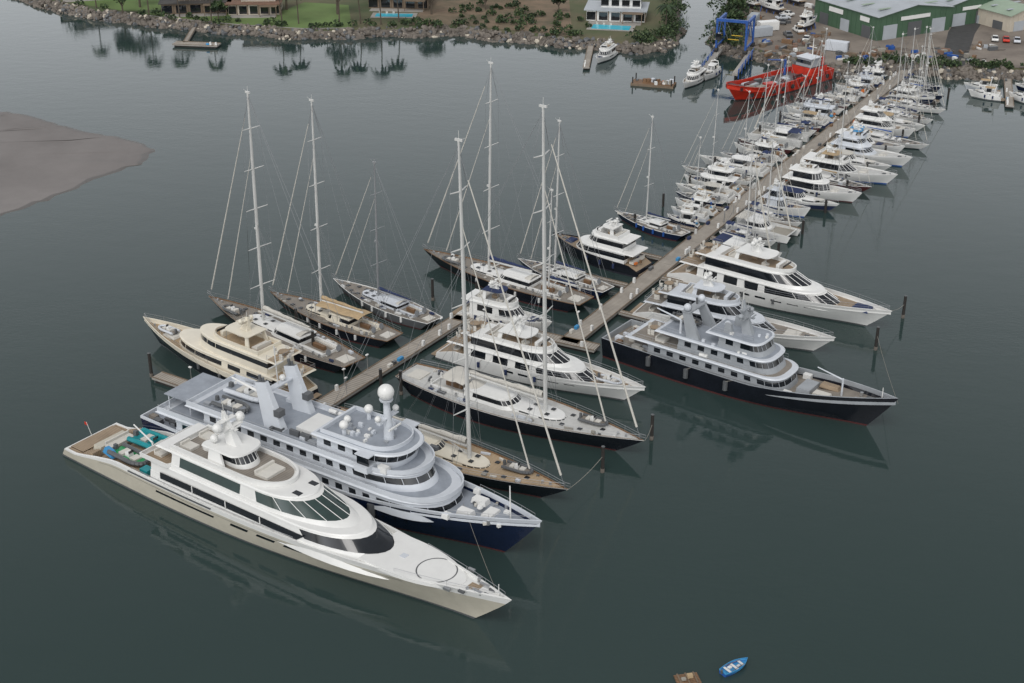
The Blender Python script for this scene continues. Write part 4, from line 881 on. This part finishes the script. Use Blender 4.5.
shed('boat_shed',106.6,410,.50,27,27,6.6,2.0,'shedgreen','roofgrey'); shed('boat_shed',127,422,.50,18,24,6,1.8,'shedgreen','roofgrey',2); shed('boat_shed',143,413,.5,14,18,4.6,1.8,'stucco','rooflt',2,False)
def car(X,Y,rot,m):
    b=B(); secs=[(-2.2,.55,.5,.8),(-2.1,.85,.35,.95),(-1.5,.88,.3,1.0),(-.9,.72,.3,1.45),(.5,.72,.3,1.45),(1.2,.86,.3,.98),(2.0,.82,.35,.85),(2.2,.6,.5,.7)]
    rows=[[(x,-.88,z0),(x,-.9,(z0+min(z1,.95))/2),(x,-w_*1.02,min(z1,.95)),(x,-w_*.9,z1),(x,w_*.9,z1),(x,w_*1.02,min(z1,.95)),(x,.9,(z0+min(z1,.95))/2),(x,.88,z0)] for x,w_,z0,z1 in secs]
    b.grid(rows,lambda r,c:'glass' if (r in (2,4) and c==3) or (r==3 and c in (2,4)) else m,close=True)
    for e in (0,-1): b.add(rows[e],[tuple(range(8))],m)
    for x in (-1.4,1.4):
        for sg in (1,-1): b.cyl((x,sg*.7,.32),(x,sg*.92,.32),.32,.32,'rubber',12); b.cyl((x,sg*.92,.32),(x,sg*.93,.32),.17,.17,'steel',8)
    b.obj('parked_car',(X,Y,1.88),rot)
cr=random.Random(6)
for i in range(7): car(134+i*3.0+cr.uniform(-.3,.3),392-i*.9,1.3,cr.choice(['white','ltgrey','red','blue','dkgrey','white']))
for i in range(7): car(80+cr.uniform(-4,4),392+i*5,cr.uniform(0,3),cr.choice(['white','ltgrey','dkgrey','dkgrey']))
def hut(X,Y,rot,m,l=6): 
    b=B(); b.box((0,0,.15),(l,2.4,2.5),m); n=int(l/.5)
    for i in range(n):
        for sg in (1,-1): b.box((-l/2+.25+i*.5,sg*1.22,.25),(.22,.08,2.3),m)
    b.box((l/2+.02,.5,.3),(.06,.9,2.1),'dkgrey'); b.obj('shipping_container',(X,Y,1.86),rot,smooth=0)
hut(70,397,.4,'roofgrey'); hut(73,404,.3,'white'); hut(88,381,-.5,'ltgrey'); hut(70,412,1.2,'roofgrey')
def stack(X,Y,seed):
    rng=random.Random(seed); b=B()
    for i in range(9):
        x,y=rng.uniform(-4,4),rng.uniform(-3,3); h=rng.uniform(.2,1.1); b.box((x,y,0),(rng.uniform(.5,3),rng.uniform(.4,1.4),h),rng.choice(['timber','wood','roofgrey','dkgrey','rope','white','blue','tile']),rng.uniform(0,3))
    for i in range(5): x,y=rng.uniform(-4,4),rng.uniform(-3,3); a=rng.uniform(0,3); b.cyl((x,y,.15),(x+3*math.cos(a),y+3*math.sin(a),.2),.1,.1,'rock',5)
    b.obj('timber_stack',(X,Y,1.86),0,smooth=0)
for i,(x,y) in enumerate([(68,388),(75,381),(80,375),(84,384),(76,412),(90,374),(96,378),(108,376),(118,380),(86,398),(70,420),(92,430),(128,384),(79,388),(72,376),(88,388),(102,381),(121,372)]): stack(x,y,i)
def travel_lift(X,Y,rot):
    b=B()
    for sx in (-1,1):
        for sy in (-1,1):
            b.box((sx*4.5,sy*4,.9),(.5,.5,7.2),'blue'); b.box((sx*4.5,sy*4,.1),(1.6,.6,.9),'dkgrey')
            for q in (-.45,.45): b.cyl((sx*4.5+q,sy*4-.5,.55),(sx*4.5+q,sy*4+.5,.55),.55,.55,'rubber',12)
    for sy in (-1,1): b.box((0,sy*4,7.8),(10,.6,.7),'blue'); b.box((0,sy*4,1.2),(9,.4,.4),'blue'); b.cyl((-4.5,sy*4,1.5),(0,sy*4,7.8),.12,.12,'blue'); b.cyl((4.5,sy*4,1.5),(0,sy*4,7.8),.12,.12,'blue')
    b.box((-4.5,0,8.3),(.7,8.6,.7),'blue')
    for sx in (-2,2.5):
        for sy in (-1,1): b.wire((sx,sy*3.6,7.8),(sx,sy*1.5,3),.08,'dkgrey')
        b.cyl((sx,-1.5,3),(sx,1.5,3),.12,.12,'yellow')
    b.box((-5.4,3.2,3.5),(1.4,1.4,1.8),'glass'); b.obj('boat_travel_lift',(X,Y,1.85),rot,smooth=0)
travel_lift(60.5,383,1.2)
b=B()
for sg in (-1,1): b.box((0,sg*4.2,1.2),(24,1.4,.6),'concrete'); 
for sg in (-1,1):
    for i in range(5): b.cyl((-11+i*5,sg*4.2,-1.5),(-11+i*5,sg*4.2,1.2),.3,.3,'pile'); b.box((-11+i*5,sg*5.0,.2),(.4,.25,2.6),'blue')
b.rail([(-12,-5,1.8),(12,-5,1.8)],1,'blue',2,2,.05); b.rail([(-12,5,1.8),(12,5,1.8)],1,'blue',2,2,.05)
b.obj('travel_lift_pier',(57,371,0),1.25,smooth=0)
def ashore(X,Y,a,L,seed):
    ob=motor('motor_cruiser',(X,Y),(X+L*math.cos(a),Y+L*math.sin(a)),L*.3,(1.3,2.1),'white','white','white','whitedeck',2,seed=seed,th=1.7); ob.location.z=3.2
    b=B()
    for k in (.2,.5,.75):
        for sg in (1,-1): b.cyl((L*k,sg*L*.14,0),(L*k,sg*L*.08,1.6),.1,.1,'blue',6)
        b.box((L*k,0,0),(.5,1.2,.9),'timber')
    b.obj('boat_cradle',(X,Y,1.86),a,smooth=0)
ashore(74,430,2.2,11,201); ashore(80,423,2.3,9,202); ashore(88,434,2.1,10,203); ashore(82,402,.8,8,204)
def red_barge(stern,bow):
    b=B(); L=math.dist(stern,bow)
    zt=lambda t:2.9 if t<.68 else 2.9+2.0*((t-.68)/.32)**1.3
    H=Hull(b,L,9.2,zt,bulw=1.2,sm=.5,bs=.94,p=4.5,rakeB=4,rakeS=.5,fl=(.02,.35),mats=['antifoul','redfoul','red','red','red','red'],deck='dkgrey',n=24,cap=.25)
    b.box((4.8,0,1.7),(6.5,6.4,2.2),'red',0,.97,mt='redfoul'); b.box((5.4,0,3.9),(4.2,4.8,2.1),'shipgrey',0,.9,mt='dkgrey'); b.box((5.4,0,4.7),(4.4,4.6,.8),'glass',0,.96); b.box((5.4,0,6.0),(4.4,5.0,.15),'ltgrey')
    b.cyl((4,0,6.1),(4,0,10.5),.15,.08,'white'); b.box((4,0,8.2),(.2,2.4,.15),'white'); b.cyl((2.4,2.2,3.9),(2.4,2.2,5.9),.4,.35,'red'); b.cyl((2.4,-2.2,3.9),(2.4,-2.2,5.9),.4,.35,'red')
    b.cyl((11,-3,1.7),(11,-3,5.5),.35,.3,'blue'); b.cyl((11,-3,5.5),(20,-1.5,7.5),.25,.15,'blue'); b.wire((20,-1.5,7.5),(20,-1.5,3),.05,'dkgrey')
    rng=random.Random(5)
    for i in range(26): b.box((11+rng.random()*(L-19),rng.uniform(-3,3),1.75),(rng.uniform(.6,3.5),rng.uniform(.5,2),rng.uniform(.3,1.2)),rng.choice(['shipgrey','dkgrey','redfoul','dkgrey','red','rope','ltgrey']),rng.uniform(-.3,.3))
    b.box((L-3.8,0,3.0),(2,5,.8),'redfoul'); H.rail(b,.3,.7,.6,2,1)
    for sg in (1,-1):
        for i in range(9): x,y=H.pt(.08+i*.1,1.7); b.cyl((x,sg*(y-.1),1.5),(x,sg*(y+.35),1.5),.55,.55,'rubber',10)
        for i in range(12): t=.1+i*.05; x,y=H.pt(t,2.3); b.box((x,sg*(y+.04),1.9),(.14,.12,.95),'redfoul')
    return place(b,'red_work_barge',stern,bow)
red_barge((80,362.5),(52,337.5))
motor('motor_cruiser',(27.5,385),(22.5,373),3.8,(1.2,1.9),'white','white','white','whitedeck',2,seed=301,th=1.7)
motor('motor_cruiser',(49,361),(43,349),3.8,(1.2,1.9),'white','white','white','teak',2,seed=302,th=1.6)
express((53.5,366),(49,356),3.0,303)
dock('floating_jetty',(22,392),(19.5,368),1.8,clutter=2); dock('floating_jetty',(-94.5,394),(-81.5,392),3.4,clutter=3); dock('gangway',(-92.5,412),(-91.5,394.5),1.4)
b=B(); b.box((0,0,-.2),(11,4.4,.8),'timber',mt='wood'); rg=random.Random(3)
for i in range(16): b.box((rg.uniform(-4.6,4.6),rg.uniform(-1.8,1.8),.6),(rg.uniform(.5,1.6),rg.uniform(.4,1.1),rg.uniform(.3,1.1)),rg.choice(['wood','white','yellow','rope','ltgrey','orange','dkgrey']),rg.uniform(0,3))
for sx in (-5,5):
    for sy in (-2,2): b.cyl((sx,sy,-.2),(sx,sy,2.2),.16,.16,'pile')
b.obj('work_pontoon',(36,354,0),-.3,smooth=0)
for i,(X,Y,a) in enumerate([(120,340,2.7),(121,347,2.8),(128,336,2.4),(133,345,2.6),(137,351,2.9)]): express((X,Y),(X+8*math.cos(a),Y+8*math.sin(a)),2.5,401+i,['white','ltgrey','white','navy','white'][i])
dock('floating_jetty',(127,357),(120,333),2.0,clutter=6)
b=B(); H=Hull(b,3.7,1.5,lambda t:.5+.2*t*t,bulw=.33,sm=.45,bs=.75,p=2.0,rakeB=.5,rakeS=-.05,fl=(.2,.7),mats=['blue','blue','blue','ltblue','ltblue','ltblue'],deck='ltblue',n=14,cap=.06,rows=[(-.15,'z'),(0,'z'),(.1,'z'),(.3,'f'),(.66,'f'),(.9,'f'),(1,'f')])
for x in (.7,1.7,2.7): b.box((x,0,.36),(.28,1.2*(.95 if x<2.5 else .75),.05),'white')
b.cyl((-.15,0,.3),(-.2,0,.75),.12,.14,'dkgrey'); b.wire((.9,.55,.5),(2.9,.35,.55),.03,'wood'); b.wire((.9,-.55,.5),(2.9,-.4,.55),.03,'wood'); b.box((1.2,.2,.2),(.45,.35,.25),'white'); b.box((2.2,-.15,.2),(.4,.3,.22),'ltgrey')
b.obj('rowing_skiff',(22.8,122.6,0),.62)
b=B()
for i in range(7): b.cyl((-1.3,-.75+i*.25,.1),(1.3,-.75+i*.25,.1),.12,.12,'wood',8)
for x in (-.9,0,.9): b.box((x,0,.2),(.18,1.8,.08),'timber')
b.box((.3,.1,.28),(.6,.5,.35),'canvas'); b.box((-.5,-.2,.28),(.5,.4,.2),'rope'); b.obj('wooden_raft',(18.9,121.8,0),.2,smooth=0)
